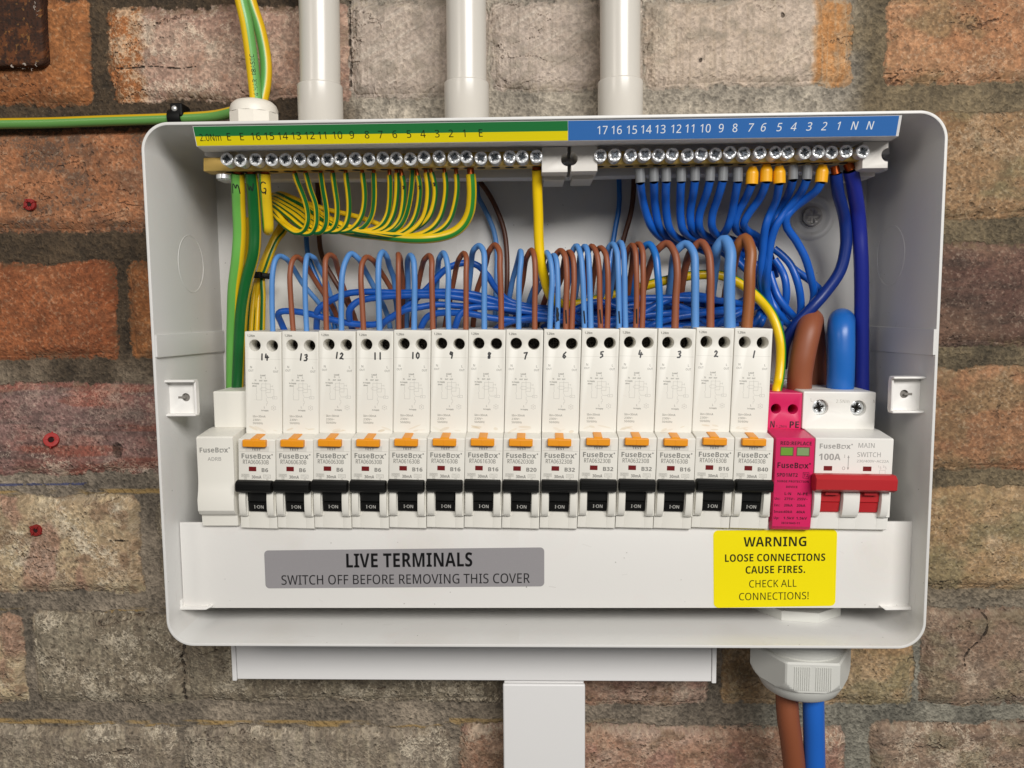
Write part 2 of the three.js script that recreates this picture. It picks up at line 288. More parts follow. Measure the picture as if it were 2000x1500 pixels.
const BR = [[-640, -8, -238, 205, 'orange'], [-215, -4, 166, 208, 'orange'], [216, 5, 679, 198, 'pinkplaster'], [684, -6, 953, 190, 'plaster'], [958, -6, 1256, 176, 'plaster'], [1260, -8, 1668, 170, 'plasteredge'], [1732, -10, 2090, 162, 'rose'], [2130, -10, 2500, 160, 'umber'],
  [-640, 250, -270, 456, 'burnt'], [-240, 248, 420, 456, 'sooty'], [1790, 213, 2230, 428, 'umber'], [2270, 213, 2600, 428, 'rose'], [-250, 512, 218, 702, 'burnt'], [256, 512, 420, 700, 'orange'], [1760, 473, 2250, 676, 'dark'], [-640, 512, -290, 702, 'orange'],
  [-100, 748, 400, 926, 'purple'], [-600, 748, -140, 926, 'burnt'], [1740, 716, 2200, 920, 'clay'], [2240, 716, 2600, 920, 'umber'], [-60, 970, 266, 1158, 'cream'], [-500, 970, -100, 1158, 'purple'], [312, 968, 450, 1158, 'grey'], [1700, 952, 2080, 1152, 'tan'], [2120, 952, 2500, 1152, 'rose'],
  [-300, 1203, 40, 1372, 'cream'], [72, 1200, 353, 1372, 'grey'], [361, 1200, 975, 1370, 'grey'], [1000, 1200, 1386, 1378, 'mauve'], [1410, 1195, 1790, 1376, 'tan'], [1795, 1190, 2230, 1378, 'ember'], [2270, 1190, 2600, 1378, 'rose'],
  [-250, 1422, 344, 1612, 'ash'], [366, 1425, 880, 1612, 'ash'], [900, 1422, 1655, 1612, 'mauve'], [1697, 1416, 2150, 1612, 'ember'], [-400, -280, 60, -62, 'burnt'], [110, -280, 560, -60, 'orange'], [620, -280, 1120, -60, 'plaster'], [1170, -280, 1620, -60, 'plaster'], [1680, -280, 2200, -60, 'umber'],
  [-300, 1660, 200, 1840, 'ash'], [240, 1660, 800, 1840, 'grey'], [840, 1660, 1400, 1840, 'mauve'], [1440, 1660, 2000, 1840, 'ember']];
const bricks = BR.map(([x0, y0, x1, y1, s], i) => { const a = at(x0, y1, WALL), b = at(x1, y0, WALL); return { x0: a[0], y0: a[1], x1: b[0], y1: b[1], st: ST[s], s: 100 + i * 17, key: s }; });
const edge = (x, y, s) => (fbm(x * 0.07, y * 0.07, s + 1, 4) - 0.5) * 7.0 - Math.max(0, noise(x * .22, y * .22, s + 4) - .68) * 9;
function sdf(b, x, y) {                                         // distance inside (> 0) the worn outline of a brick
  const hx = (b.x1 - b.x0) / 2, hy = (b.y1 - b.y0) / 2, r = 4.2, qx = Math.abs(x - (b.x0 + b.x1) / 2) - hx + r, qy = Math.abs(y - (b.y0 + b.y1) / 2) - hy + r;
  return -(Math.hypot(Math.max(qx, 0), Math.max(qy, 0)) + Math.min(Math.max(qx, qy), 0) - r);
}
const WX0 = -380, WX1 = 400, WY0 = -300, WY1 = 285, TW = 2048, TH = 1536, MX = TW / (WX1 - WX0), MY = TH / (WY1 - WY0);
const col = new Uint8Array(TW * TH * 4), hgt = new Uint8Array(TW * TH);
{
  const mortarL = R('46392a'), mortarD = R('7d7264'), mortarT = R('9c9487'), mortarR = R('655945');
  const pts = (list) => list.map(([x, y]) => at(x, y, WALL));
  const segd = (x, y, p) => { let m = 1e9; for (let i = 0; i + 1 < p.length; i++) { const [ax, ay] = p[i], [bx, by] = p[i + 1], dx = bx - ax, dy = by - ay, t = Math.min(1, Math.max(0, ((x - ax) * dx + (y - ay) * dy) / (dx * dx + dy * dy))); m = Math.min(m, Math.hypot(x - ax - dx * t, y - ay - dy * t)); } return m; };
  const cracks = [[pts([[357, 1262], [352, 1290], [358, 1320], [356, 1345], [360, 1368]]), 0.55, [340, 1255, 375, 1372]], [pts([[1917, 1192], [1928, 1212], [1927, 1232], [1912, 1252], [1893, 1268], [1882, 1285], [1884, 1300]]), 0.35, [1870, 1185, 1940, 1305]], [pts([[222, 135], [250, 134], [300, 130], [350, 134], [382, 130]]), 0.22, [215, 120, 390, 145]], [pts([[682, 0], [681, 60], [684, 110], [683, 165]]), 0.35, [670, -5, 695, 170]], [pts([[229, 876], [227, 884]]), 3.6, [200, 850, 255, 912]], [pts([[1528, 29], [1529, 31]]), .9, [1515, 15, 1545, 45]], [pts([[1367, 117], [1368, 118]]), .8, [1355, 105, 1382, 130]], [pts([[215, 1056], [250, 1057]]), 0.3, [205, 1050, 260, 1064]]].map(([p, w, [a, b, c, d]]) => { const q = at(a, d, WALL), e = at(c, b, WALL); return { p, w, x0: q[0], y0: q[1], x1: e[0], y1: e[1] }; });
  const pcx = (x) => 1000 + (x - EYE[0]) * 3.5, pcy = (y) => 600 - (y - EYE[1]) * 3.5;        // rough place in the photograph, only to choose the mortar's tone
  const blue0 = at(0, 948, WALL), blue1 = at(165, 947, WALL);
  for (let j = 0; j < TH; j++) for (let i = 0; i < TW; i++) {
    const x = WX0 + (i + .5) / MX, y = WY0 + (j + .5) / MY, k = j * TW + i;
    // mortar first
    const f1 = fbm(x * .05, y * .05, 11, 4), f2 = fbm(x * .6, y * .6, 23, 3), f3 = noise(x * 1.6, y * 1.6, 31), U = pcx(x), W = pcy(y);
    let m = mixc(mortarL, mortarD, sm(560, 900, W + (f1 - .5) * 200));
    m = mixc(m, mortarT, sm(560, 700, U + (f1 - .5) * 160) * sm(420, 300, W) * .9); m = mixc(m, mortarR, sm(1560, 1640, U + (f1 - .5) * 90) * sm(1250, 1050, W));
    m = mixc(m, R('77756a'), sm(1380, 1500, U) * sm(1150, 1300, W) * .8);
    const gr = (f2 - .5) * .6 + (f3 - .5) * .2 + (f1 - .5) * .7; let c = [m[0] * (1 + gr), m[1] * (1 + gr), m[2] * (1 + gr)];
    const grit = noise(x * 2.2, y * 2.2, 71); if (grit > .86) c = mixc(c, [165, 155, 135], (grit - .86) * 4);
    let och = 0; for (const b of bricks) { if (b.y1 > -30 || x < b.x0 - 6 || x > b.x1 + 6) continue; och = Math.max(och, sm(2.4, 1.2, Math.abs(y - b.y1 - 1.7 + (f1 - .5) * 2))); } c = mixc(c, R('a98850'), och * sm(.42, .62, fbm(x * .06, y * .3, 91, 4)) * .75 * sm(1300, 700, U));
    let h = .42 + (f2 - .5) * .34 + (f1 - .5) * .25 + (f3 - .5) * .12;
    if (Math.abs(y - blue0[1] - (x - blue0[0]) * (blue1[1] - blue0[1]) / (blue1[0] - blue0[0])) < .55 + f2 * .3 && x < blue1[0] && f2 > .35) c = mixc(c, [55, 62, 105], .7);
    for (const b of bricks) {
      if (x < b.x0 - 3 || x > b.x1 + 3 || y < b.y0 - 3 || y > b.y1 + 3) continue;
      const d = sdf(b, x, y) + .5 + edge(x, y, b.s) * .7 + (f2 - .5) * 2.2 + (f3 - .5) * .5, q = sm(-.14, .2, d);
      if (q <= 0) continue;
      const t = b.st, s = b.s, g1 = fbm(x * .03, y * .045, s, 4), g2 = fbm(x * .13, y * .16, s + 7, 4), g3 = fbm(x * .7, y * .7, s + 3, 3), g4 = noise(x * 2.3, y * 2.3, s + 5);
      let e = mixc(t.a, t.b, sm(.32, .68, g1)); e = mixc(e, t.d, sm(.5, .74, g2 * .75 + g3 * .25) * .6);
      const fr = (x - b.x0) / (b.x1 - b.x0);
      let hh = .55 + (g1 - .5) * .3 + (g2 - .5) * .26 + (g3 - .5) * .2 + (g4 - .5) * .05;
      if (t.flat) e = mixc(e, t.d, sm(.48, .72, fbm(x * .025, y * .22, s + 9, 4)) * .7);
      if (t.red) e = mixc(e, [150, 72, 52], sm(.55, .68, fbm(x * .02, y * .14, s + 13, 3)) * .4);
      if (t.left) e = mixc(t.left, e, sm(.10, .17, fr + (g2 - .5) * .10));
      if (t.right) e = mixc(e, t.right, sm(.80, .84, fr + (g2 - .5) * .05));
      if (t.soot) { const o = sm(.48, .62, fbm(x * .045 + 9, y * .1, s + 21, 4) * .7 + g3 * .3) * sm(.36, .6, g3 * .6 + g4 * .4); e = mixc(e, [74, 58, 48], o * t.soot); hh -= o * .12 * t.soot; }
      if (t.smear) { const o = fbm((x * .9 + y * .5) * .05, (y * .9 - x * .5) * .8, s + 41, 4), o2 = fbm(x * .8, y * .03, s + 47, 3); e = mixc(e, [210, 200, 186], sm(.48, .78, o) * .45 * sm(.38, .6, g1)); e = mixc(e, t.d, sm(.5, .8, o2) * .4); hh += (o - .5) * .16 + (o2 - .5) * .12; }
      if (t.brush) { const o = fbm(x * .55, y * .06, s + 49, 4); e = mixc(e, [168, 156, 132], sm(.5, .75, o) * .4); e = mixc(e, t.d, sm(.5, .3, o) * .35); hh += (o - .5) * .14; }
      { const w = .45 * fbm(x * .09, y * .09, s + 33, 3) + .3 * fbm(x * .42, y * .42, s + 37, 3) + .25 * g4, o = sm(.50, .60, w), zone = .45 + .75 * sm(.42, .6, fbm(x * .02, y * .03, s + 39, 2)); e = mixc(e, [208, 196, 174], Math.min(.85, o * t.haze * zone)); hh += o * .10 * t.haze; }
      if (t.mossy) e = mixc(e, [112, 108, 80], sm(.48, .68, fbm(x * .05, y * .07, s + 51, 4)) * t.mossy);
      if (b.key === 'cream' || b.key === 'mauve') { e = mixc(e, R('93695c'), sm(.57, .66, fbm(x * .05, y * .03, s + 63, 3)) * .5); e = mixc(e, [122, 96, 74], sm(.6, .7, g2) * .4); }
      const vein = Math.abs(fbm(x * .03 + (g2 - .5) * .8, y * .085 + (g2 - .5) * .6 + (g3 - .5) * .12, s + 77, 3) - .5), vm = sm(.56, .66, fbm(x * .022, y * .03, s + 83, 2));
      const cr = sm(.0065, .002, vein) * vm * (t.crackle ? 1 : .7); e = mixc(e, [54, 36, 26], cr * .7); hh -= cr * .3;
      const rx = x * .8 + y * .6, ry = y * .8 - x * .6, pit = fbm(rx * .5, ry * .55, s + 91, 2) * .8 + g3 * .2, pk = sm(.70, .76, pit) * (t.smear || t.crackle || b.key === 'orange' || b.key === 'burnt' ? .35 : .8) * sm(.3, .6, fbm(x * .06, y * .06, s + 93, 2)); e = mixc(e, mixc(t.d, [56, 42, 32], .5), pk * .6); hh -= pk * .2;
      const spk = sm(.66, .74, fbm(rx * .8, ry * .8, s + 97, 2)); e = mixc(e, [212, 200, 178], spk * (t.smear ? .08 : .22)); hh += spk * .03;
      const gg = ((sm(.3, .7, g3) - .5) * .14 + (g3 - .5) * .26 + (g4 - .5) * .14) * (t.smear ? .6 : 1); e = [e[0] * (1 + gg), e[1] * (1 + gg), e[2] * (1 + gg)];
      const lap = sm(7, 0, d) * sm(.5, .62, fbm(x * .08, y * .08, s + 57, 3)) * sm(.36, .56, g3); e = mixc(e, [m[0] * 1.12, m[1] * 1.1, m[2] * 1.06], lap * .75); const rim = sm(1.3, .1, d) * sm(.38, .55, g3); e = mixc(e, mixc(m, [58, 46, 35], .5), rim * .6); hh -= sm(2.0, 0, d) * .16;
      if (b.key === 'plaster' || b.key === 'plasteredge') { const low = sm(.55, .8, g2 + sm(6, 0, d) * .25); e = mixc(e, [140, 132, 120], low * .4); }
      c = mixc(c, e, q); h = h + (hh - h) * q;
    }
    for (const r of cracks) if (x > r.x0 && x < r.x1 && y > r.y0 && y < r.y1) { const d = segd(x, y, r.p) + (f2 - .5) * 2.2 * Math.min(1, r.w * 2), o = sm(r.w, r.w * .35, d); c = mixc(c, [44, 33, 25], o * (.35 + f3 * .5)); h -= o * .45; }
    col[k * 4] = Math.min(255, Math.max(0, c[0])); col[k * 4 + 1] = Math.min(255, Math.max(0, c[1])); col[k * 4 + 2] = Math.min(255, Math.max(0, c[2])); col[k * 4 + 3] = 255;
    hgt[k] = Math.min(255, Math.max(0, h * 255));
  }
}
const data = (d, w, h, srgb) => { const t = new THREE.DataTexture(d, w, h, d.length === w * h ? THREE.RedFormat : THREE.RGBAFormat); t.magFilter = THREE.LinearFilter; t.wrapS = t.wrapT = THREE.MirroredRepeatWrapping; if (srgb) t.colorSpace = THREE.SRGBColorSpace; t.needsUpdate = true; return t; };
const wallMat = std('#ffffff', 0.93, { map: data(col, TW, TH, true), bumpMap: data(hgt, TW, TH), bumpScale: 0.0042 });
const wallUV = (g) => { const p = g.attributes.position, u = new Float32Array(p.count * 2); for (let i = 0; i < p.count; i++) { u[i * 2] = (p.getX(i) - WX0) / (WX1 - WX0); u[i * 2 + 1] = (p.getY(i) - WY0) / (WY1 - WY0); } g.setAttribute('uv', new THREE.BufferAttribute(u, 2)); return g; };
const wall = thing('brick_wall', 'old weathered brick wall of orange, grey and plastered bricks behind the enclosure', 'wall', [0, -300, WALL], undefined, 'structure');
{
  const g = new THREE.PlaneGeometry(1000, 780, 240, 190).translate(0, -10, 0), p = g.attributes.position;
  for (let i = 0; i < p.count; i++) { const x = p.getX(i), y = p.getY(i); p.setZ(i, WALL - 2.3 + (fbm(x * .06, y * .06, 3, 3) - .5) * 2.6); }
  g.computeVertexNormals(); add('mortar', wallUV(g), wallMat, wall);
  add('wall_core', box(-500, -400, -110, 500, 380, WALL - 6, 0), std('#4c4238', .95), wall);
  for (const b of bricks) {
    const nx = Math.max(10, Math.round((b.x1 - b.x0) / 4)), ny = Math.max(8, Math.round((b.y1 - b.y0) / 4)), g = new THREE.PlaneGeometry(1, 1, nx, ny), p = g.attributes.position;
    const cx = (b.x0 + b.x1) / 2, cy = (b.y0 + b.y1) / 2, hx = (b.x1 - b.x0) / 2, hy = (b.y1 - b.y0) / 2;
    for (let i = 0; i < p.count; i++) {
      let a = p.getX(i) * 2, c = p.getY(i) * 2; const border = Math.max(Math.abs(a), Math.abs(c)) > .999;
      // pull the corners in so that the sheet follows the rounded outline, then wear the edge
      let x = cx + a * hx, y = cy + c * hy; const R0 = 4.2, ex = Math.max(0, Math.abs(a * hx) - (hx - R0)), ey = Math.max(0, Math.abs(c * hy) - (hy - R0)), L = Math.hypot(ex, ey), Lm = Math.max(ex, ey);
      if (L > 0 && ex > 0 && ey > 0) { x -= Math.sign(a) * ex * (1 - Lm / L); y -= Math.sign(c) * ey * (1 - Lm / L); }
      const w = edge(x, y, b.s) * .7; const nearX = sm(.8, 1, Math.abs(a)), nearY = sm(.7, 1, Math.abs(c)); x += Math.sign(a) * nearX * w; y += Math.sign(c) * nearY * w;
      const d = Math.min(hx * (1 - Math.abs(a)), hy * (1 - Math.abs(c)));
      const z = WALL + (fbm(x * .03, y * .04, b.s, 3) - .5) * 2.0 + (fbm(x * .16, y * .16, b.s + 7, 3) - .5) * .8 - sm(4, 0, d) * .6 - (border ? 3.4 : 0);
      p.setXYZ(i, x, y, z);
    }
    g.computeVertexNormals(); add('brick', wallUV(g), wallMat, wall);
  }
}
// ---------------------------------------------------------------- the enclosure
const XL = -167.3, XR = 188.1, YT = 120.2, YB = -122.3, ZR = 79.1;
const slab = (px, z0, z1, b = 0.25) => plate(new THREE.Shape(px.map((p) => { const q = at(p[0], p[1], z1); return new THREE.Vector2(q[0], q[1]); })), z0, z1, b, 8);
// a thin sheet over the four surveyed corners (TL, TR, BR, BL), with rounded corners and uv over the whole sheet
function sheet(c, r, lift, thick) {
  const w = v(c[0]).distanceTo(v(c[1])), h = v(c[0]).distanceTo(v(c[3])), s = r > 0 ? rrect(0, 0, w, h, r) : new THREE.Shape([[0, 0], [w, 0], [w, h], [0, h]].map((p) => new THREE.Vector2(...p)));
  const g = new THREE.ExtrudeGeometry(s, { depth: thick, bevelEnabled: false, curveSegments: 6 }), p = g.attributes.position, u = g.attributes.uv;
  const n = v(c[1]).sub(v(c[0])).cross(v(c[0]).sub(v(c[3]))).normalize();
  for (let i = 0; i < p.count; i++) {
    const a = p.getX(i) / w, b = p.getY(i) / h, q = v(c[3]).lerp(v(c[2]), a).lerp(v(c[0]).lerp(v(c[1]), a), b).addScaledVector(n, p.getZ(i) + lift);
    p.setXYZ(i, q.x, q.y, q.z); u.setXY(i, a, b);
  }
  g.computeVertexNormals(); return g;
}
const encl = thing('enclosure', 'open white metal enclosure with rounded corners and its front taken off', 'enclosure', [(XL + XR) / 2, YB, 0]);
{
  const o = rrect(XL, YB, XR, YT, 12.5); o.holes.push(rrect(XL + 1.4, YB + 1.4, XR - 1.4, YT - 1.4, 11.2, THREE.Path));
  add('shell', plate(o, 0, ZR, 0.35, 24, 0.5), coat, encl);
  add('back_panel', plate(rrect(XL + 0.7, YB + 0.7, XR - 0.7, YT - 0.7, 11.8), 0.2, 1.6, 0.1, 16), coat, encl);
  const yl0 = at(299, 704, ZR)[1], yl1 = at(297, 655, ZR)[1], yr0 = at(1834, 700, ZR)[1], yr1 = at(1837, 643, ZR)[1];
  const strip = (x0, x1, y0, y1) => profX([[y0, 2], [y0 + 1.2, ZR - .6], [y0 + 1.6, ZR + .1], [y1, ZR + .1], [y1, 2]], x0, x1, .15);
  add('joint_strip', strip(XL + 1.3, XL + 2.5, yl0, yl1), coat, encl);
  add('joint_strip', strip(XR - 2.5, XR - 1.3, yr0, yr1), coat, encl);
  const ring = (R0, r, x, y, z) => new THREE.TorusGeometry(R0, r, 6, 60).rotateY(Math.PI / 2).translate(x, y, z);
  const kl = at(372, 516, 36), kr = at(1732, 500, 31);
  add('knockout', ring(14.3, .17, XL + 1.4, kl[1], 37), coat, encl); add('knockout', ring(14.8, .17, XR - 1.4, kr[1], 32), coat, encl);
  const kb = at(1185, 470, 1.6), kc = at(930, 480, 1.6);
  for (const k of [kb, kc]) { const s = rrect(k[0] - 11, k[1] - 12, k[0] + 11, k[1] + 9, 5); s.holes.push(rrect(k[0] - 10.5, k[1] - 11.5, k[0] + 10.5, k[1] + 8.5, 4.5, THREE.Path)); add('knockout', plate(s, 1.5, 1.75, 0, 10), coat, encl); }
  // dished fixing point with its screw
  const f = at(1584, 424, 1.6);
  const dish = new THREE.LatheGeometry([[4.5, -1.2], [7, -.9], [9.5, .5], [10.6, .75], [11.6, .5], [12.5, 0]].map((p) => new THREE.Vector2(...p)), 40).rotateX(Math.PI / 2).translate(f[0], f[1], 1.9);
  const dm = coat.clone(); dm.side = THREE.DoubleSide; add('fixing_dish', dish, dm, encl);
  add('fixing_screw', [screwHead(5.0, 1.6, .9, .35).translate(f[0], f[1], 2.6), new THREE.CylinderGeometry(6, 6, .6, 32).rotateX(Math.PI / 2).translate(f[0], f[1], 2.0)], std('#b9b6b2', .42, { metalness: .45 }), encl);
  // lid brackets
  const bracket = (x0, x1, y0, y1, hx, dir) => {
    const s = rrect(x0, y0, x1, y1, 1.6), m = (x0 + x1) / 2, cy = (y0 + y1) / 2, h = new THREE.Path(), hx0 = hx, a = .5;
    h.absarc(hx0, cy, 1.95, 0, Math.PI * 2, true); s.holes.push(h);
    const list = [plate(s, 66, 67.2, .25, 12), box(x0, y1 - 1.1, 66.5, x1, y1, 71.5, .5), box(x0, y0, 66.5, x1, y0 + 1.1, 71.5, .5)];
    list.push(dir > 0 ? box(x1 - 1.1, y0 + .6, 66.5, x1, y1 - .6, 69.6, .5) : box(x0, y0 + .6, 66.5, x0 + 1.1, y1 - .6, 69.6, .5));
    list.push(dir > 0 ? box(XL + 1, y0 + 1, 60, x0 + 1, y1 - 1, 61, .3) : box(x1 - 1, y0 + 1, 60, XR - 1, y1 - 1, 61, .3), dir > 0 ? box(x0, y0 + 1, 60, x0 + .9, y1 - 1, 66.8, .3) : box(x1 - .9, y0 + 1, 60, x1, y1 - 1, 66.8, .3));
    const k = add('lid_bracket', list, upvc, encl);
    const sl = add('screw_hole', [new THREE.CylinderGeometry(2.2, 2.2, .8, 24).rotateX(Math.PI / 2).translate(hx, cy, 65.4), box(hx - (dir > 0 ? 3.6 : 0), cy - .55, 66.9, hx + (dir > 0 ? 0 : 3.6), cy + .55, 67.26, .08)], std('#807c76', .6), k, false);
    return sl;
  };
  const L0 = at(319, 742, 69), L1 = at(386, 812, 69), R0 = at(1741, 735, 69), R1 = at(1812, 806, 69);
  bracket(L0[0], L1[0], L1[1], L0[1], at(363, 774, 67)[0], 1); bracket(R0[0], R1[0], R1[1], R0[1], at(1766, 766, 67)[0], -1);
  // small tabs that hold the lower cover
  add('retaining_tab', [slab([[349, 1186], [400, 1187], [407, 1184], [412, 1186], [402, 1191], [349, 1191]], 62, 67.5, .12), slab([[349, 1174], [355, 1172], [356, 1188], [349, 1188]], 62, 67.2, .12)], upvc, encl);
  add('retaining_tab', slab([[1722, 1186], [1734, 1188], [1781, 1186], [1781, 1191], [1730, 1192]], 62, 67.5, .12), upvc, encl);
  // din rail behind the modules
  add('mounting_rail', [box(-150, -38, 1.6, 176, -3, 4.2, .3), box(-150, -38, 4.2, 176, -33, 9, .3), box(-150, -8, 4.2, 176, -3, 9, .3)], std('#b9bcbf', .35, { metalness: 1 }), encl);
}
function screwHead(r, h, groove = .8, w = .3) {                 // pan head with a cross recess, facing +z
  const nr = 9, na = 48, pos = [], idx = [];
  for (let i = 0; i <= nr; i++) for (let j = 0; j < na; j++) {
    const q = r * (i / nr), a = j / na * Math.PI * 2, x = q * Math.cos(a), y = q * Math.sin(a), arm = Math.min(Math.abs(x), Math.abs(y)), d1 = Math.min(Math.abs(x + y), Math.abs(x - y)) / 1.414;
    const cross = sm(w * r * .62, w * r * .3, arm) * sm(r * .86, r * .6, q), tick = sm(.12 * r, .05 * r, d1) * sm(r * .75, r * .5, q) * .5;
    pos.push(x, y, h - Math.min(.35, h * .2) * (i / nr) ** 6 - groove * Math.max(cross, tick));
  }
  for (let k = 1; k <= 2; k++) for (let j = 0; j < na; j++) { const a = j / na * Math.PI * 2; pos.push(r * Math.cos(a), r * Math.sin(a), k === 1 ? h * .5 : 0); }
  for (let i = 0; i < nr + 2; i++) for (let j = 0; j < na; j++) { const a = i * na + j, b = i * na + (j + 1) % na, c = a + na, d = b + na; idx.push(a, c, b, b, c, d); }
  const g = new THREE.BufferGeometry(); g.setAttribute('position', new THREE.Float32BufferAttribute(pos, 3)); g.setIndex(idx);
  return toCreasedNormals(g, .45);
}
// ---------------------------------------------------------------- lower cover with its stickers
const cov = thing('terminal_cover', 'long white plastic cover below the breakers carrying a grey and a yellow sticker', 'cover', at(1070, 1189, 65));
{
  const z = 65, c = [[350, 1021], [1790, 1019], [1781, 1188], [358, 1188]];
  add('front_plate', slab(c, 63, z, .5), coverPaint, cov);
  const a = at(350, 1021, z), b = at(1790, 1019, z), d = at(358, 1188, z), e = at(1781, 1188, z);
  add('lower_lip', box(d[0] + .3, d[1] + .1, 50, e[0] - .3, d[1] + 1.6, 63.1, .3), coverPaint, cov);
  const grey = canvas(1100, 150, (x) => {
    x.fillStyle = '#949193'; x.fillRect(0, 0, 1100, 150);
    for (let i = 0; i < 2600; i++) { x.fillStyle = `rgba(${rnd() > .5 ? '190,190,192' : '110,108,110'},${rnd() * .16})`; x.fillRect(rnd() * 1100, rnd() * 150, 1 + rnd() * 2, 1 + rnd() * 2); }
    fit(x, 'LIVE TERMINALS', 318, 822, 70, 54, 1, '#0a0a0b', 'bold'); fit(x, 'SWITCH OFF BEFORE REMOVING THIS COVER', 62, 1044, 144 - 8, 36, 1, '#141415');
  });
  const q = (l) => l.map((p) => at(p[0], p[1], z));
  add('warning_sticker', sheet(q([[516, 1075], [1063, 1069], [1063, 1145], [519, 1149]]), 2, .02, .14), phy('#ffffff', .34, { map: grey }), cov).userData.label = 'grey sticker reading LIVE TERMINALS';
  const yel = canvas(960, 600, (x) => {
    x.fillStyle = '#f2e000'; x.fillRect(0, 0, 960, 600); const k = 4; const T = (s, a, b, y, h, w) => fit(x, s, (a - 1394) * 4 / k, (b - 1394) * 4 / k, (y - 1036) * 4 / k, h * 4 / k, k, '#26290a', w);
    T('WARNING', 1453, 1577, 1068, 18.5, 'bold'); T('LOOSE CONNECTIONS', 1415, 1613, 1097, 14.5, 'bold'); T('CAUSE FIRES.', 1456, 1575, 1120.5, 14.5, 'bold'); T('CHECK ALL', 1463, 1558, 1147.5, 14, ''); T('CONNECTIONS!', 1443, 1583, 1172, 14, '');
  });
  add('warning_sticker', sheet(q([[1393, 1036], [1635, 1034], [1631, 1183], [1394, 1187]]), 2.4, .02, .14), phy('#ffffff', .36, { map: yel }), cov).userData.label = 'yellow sticker reading WARNING LOOSE CONNECTIONS CAUSE FIRES';
}
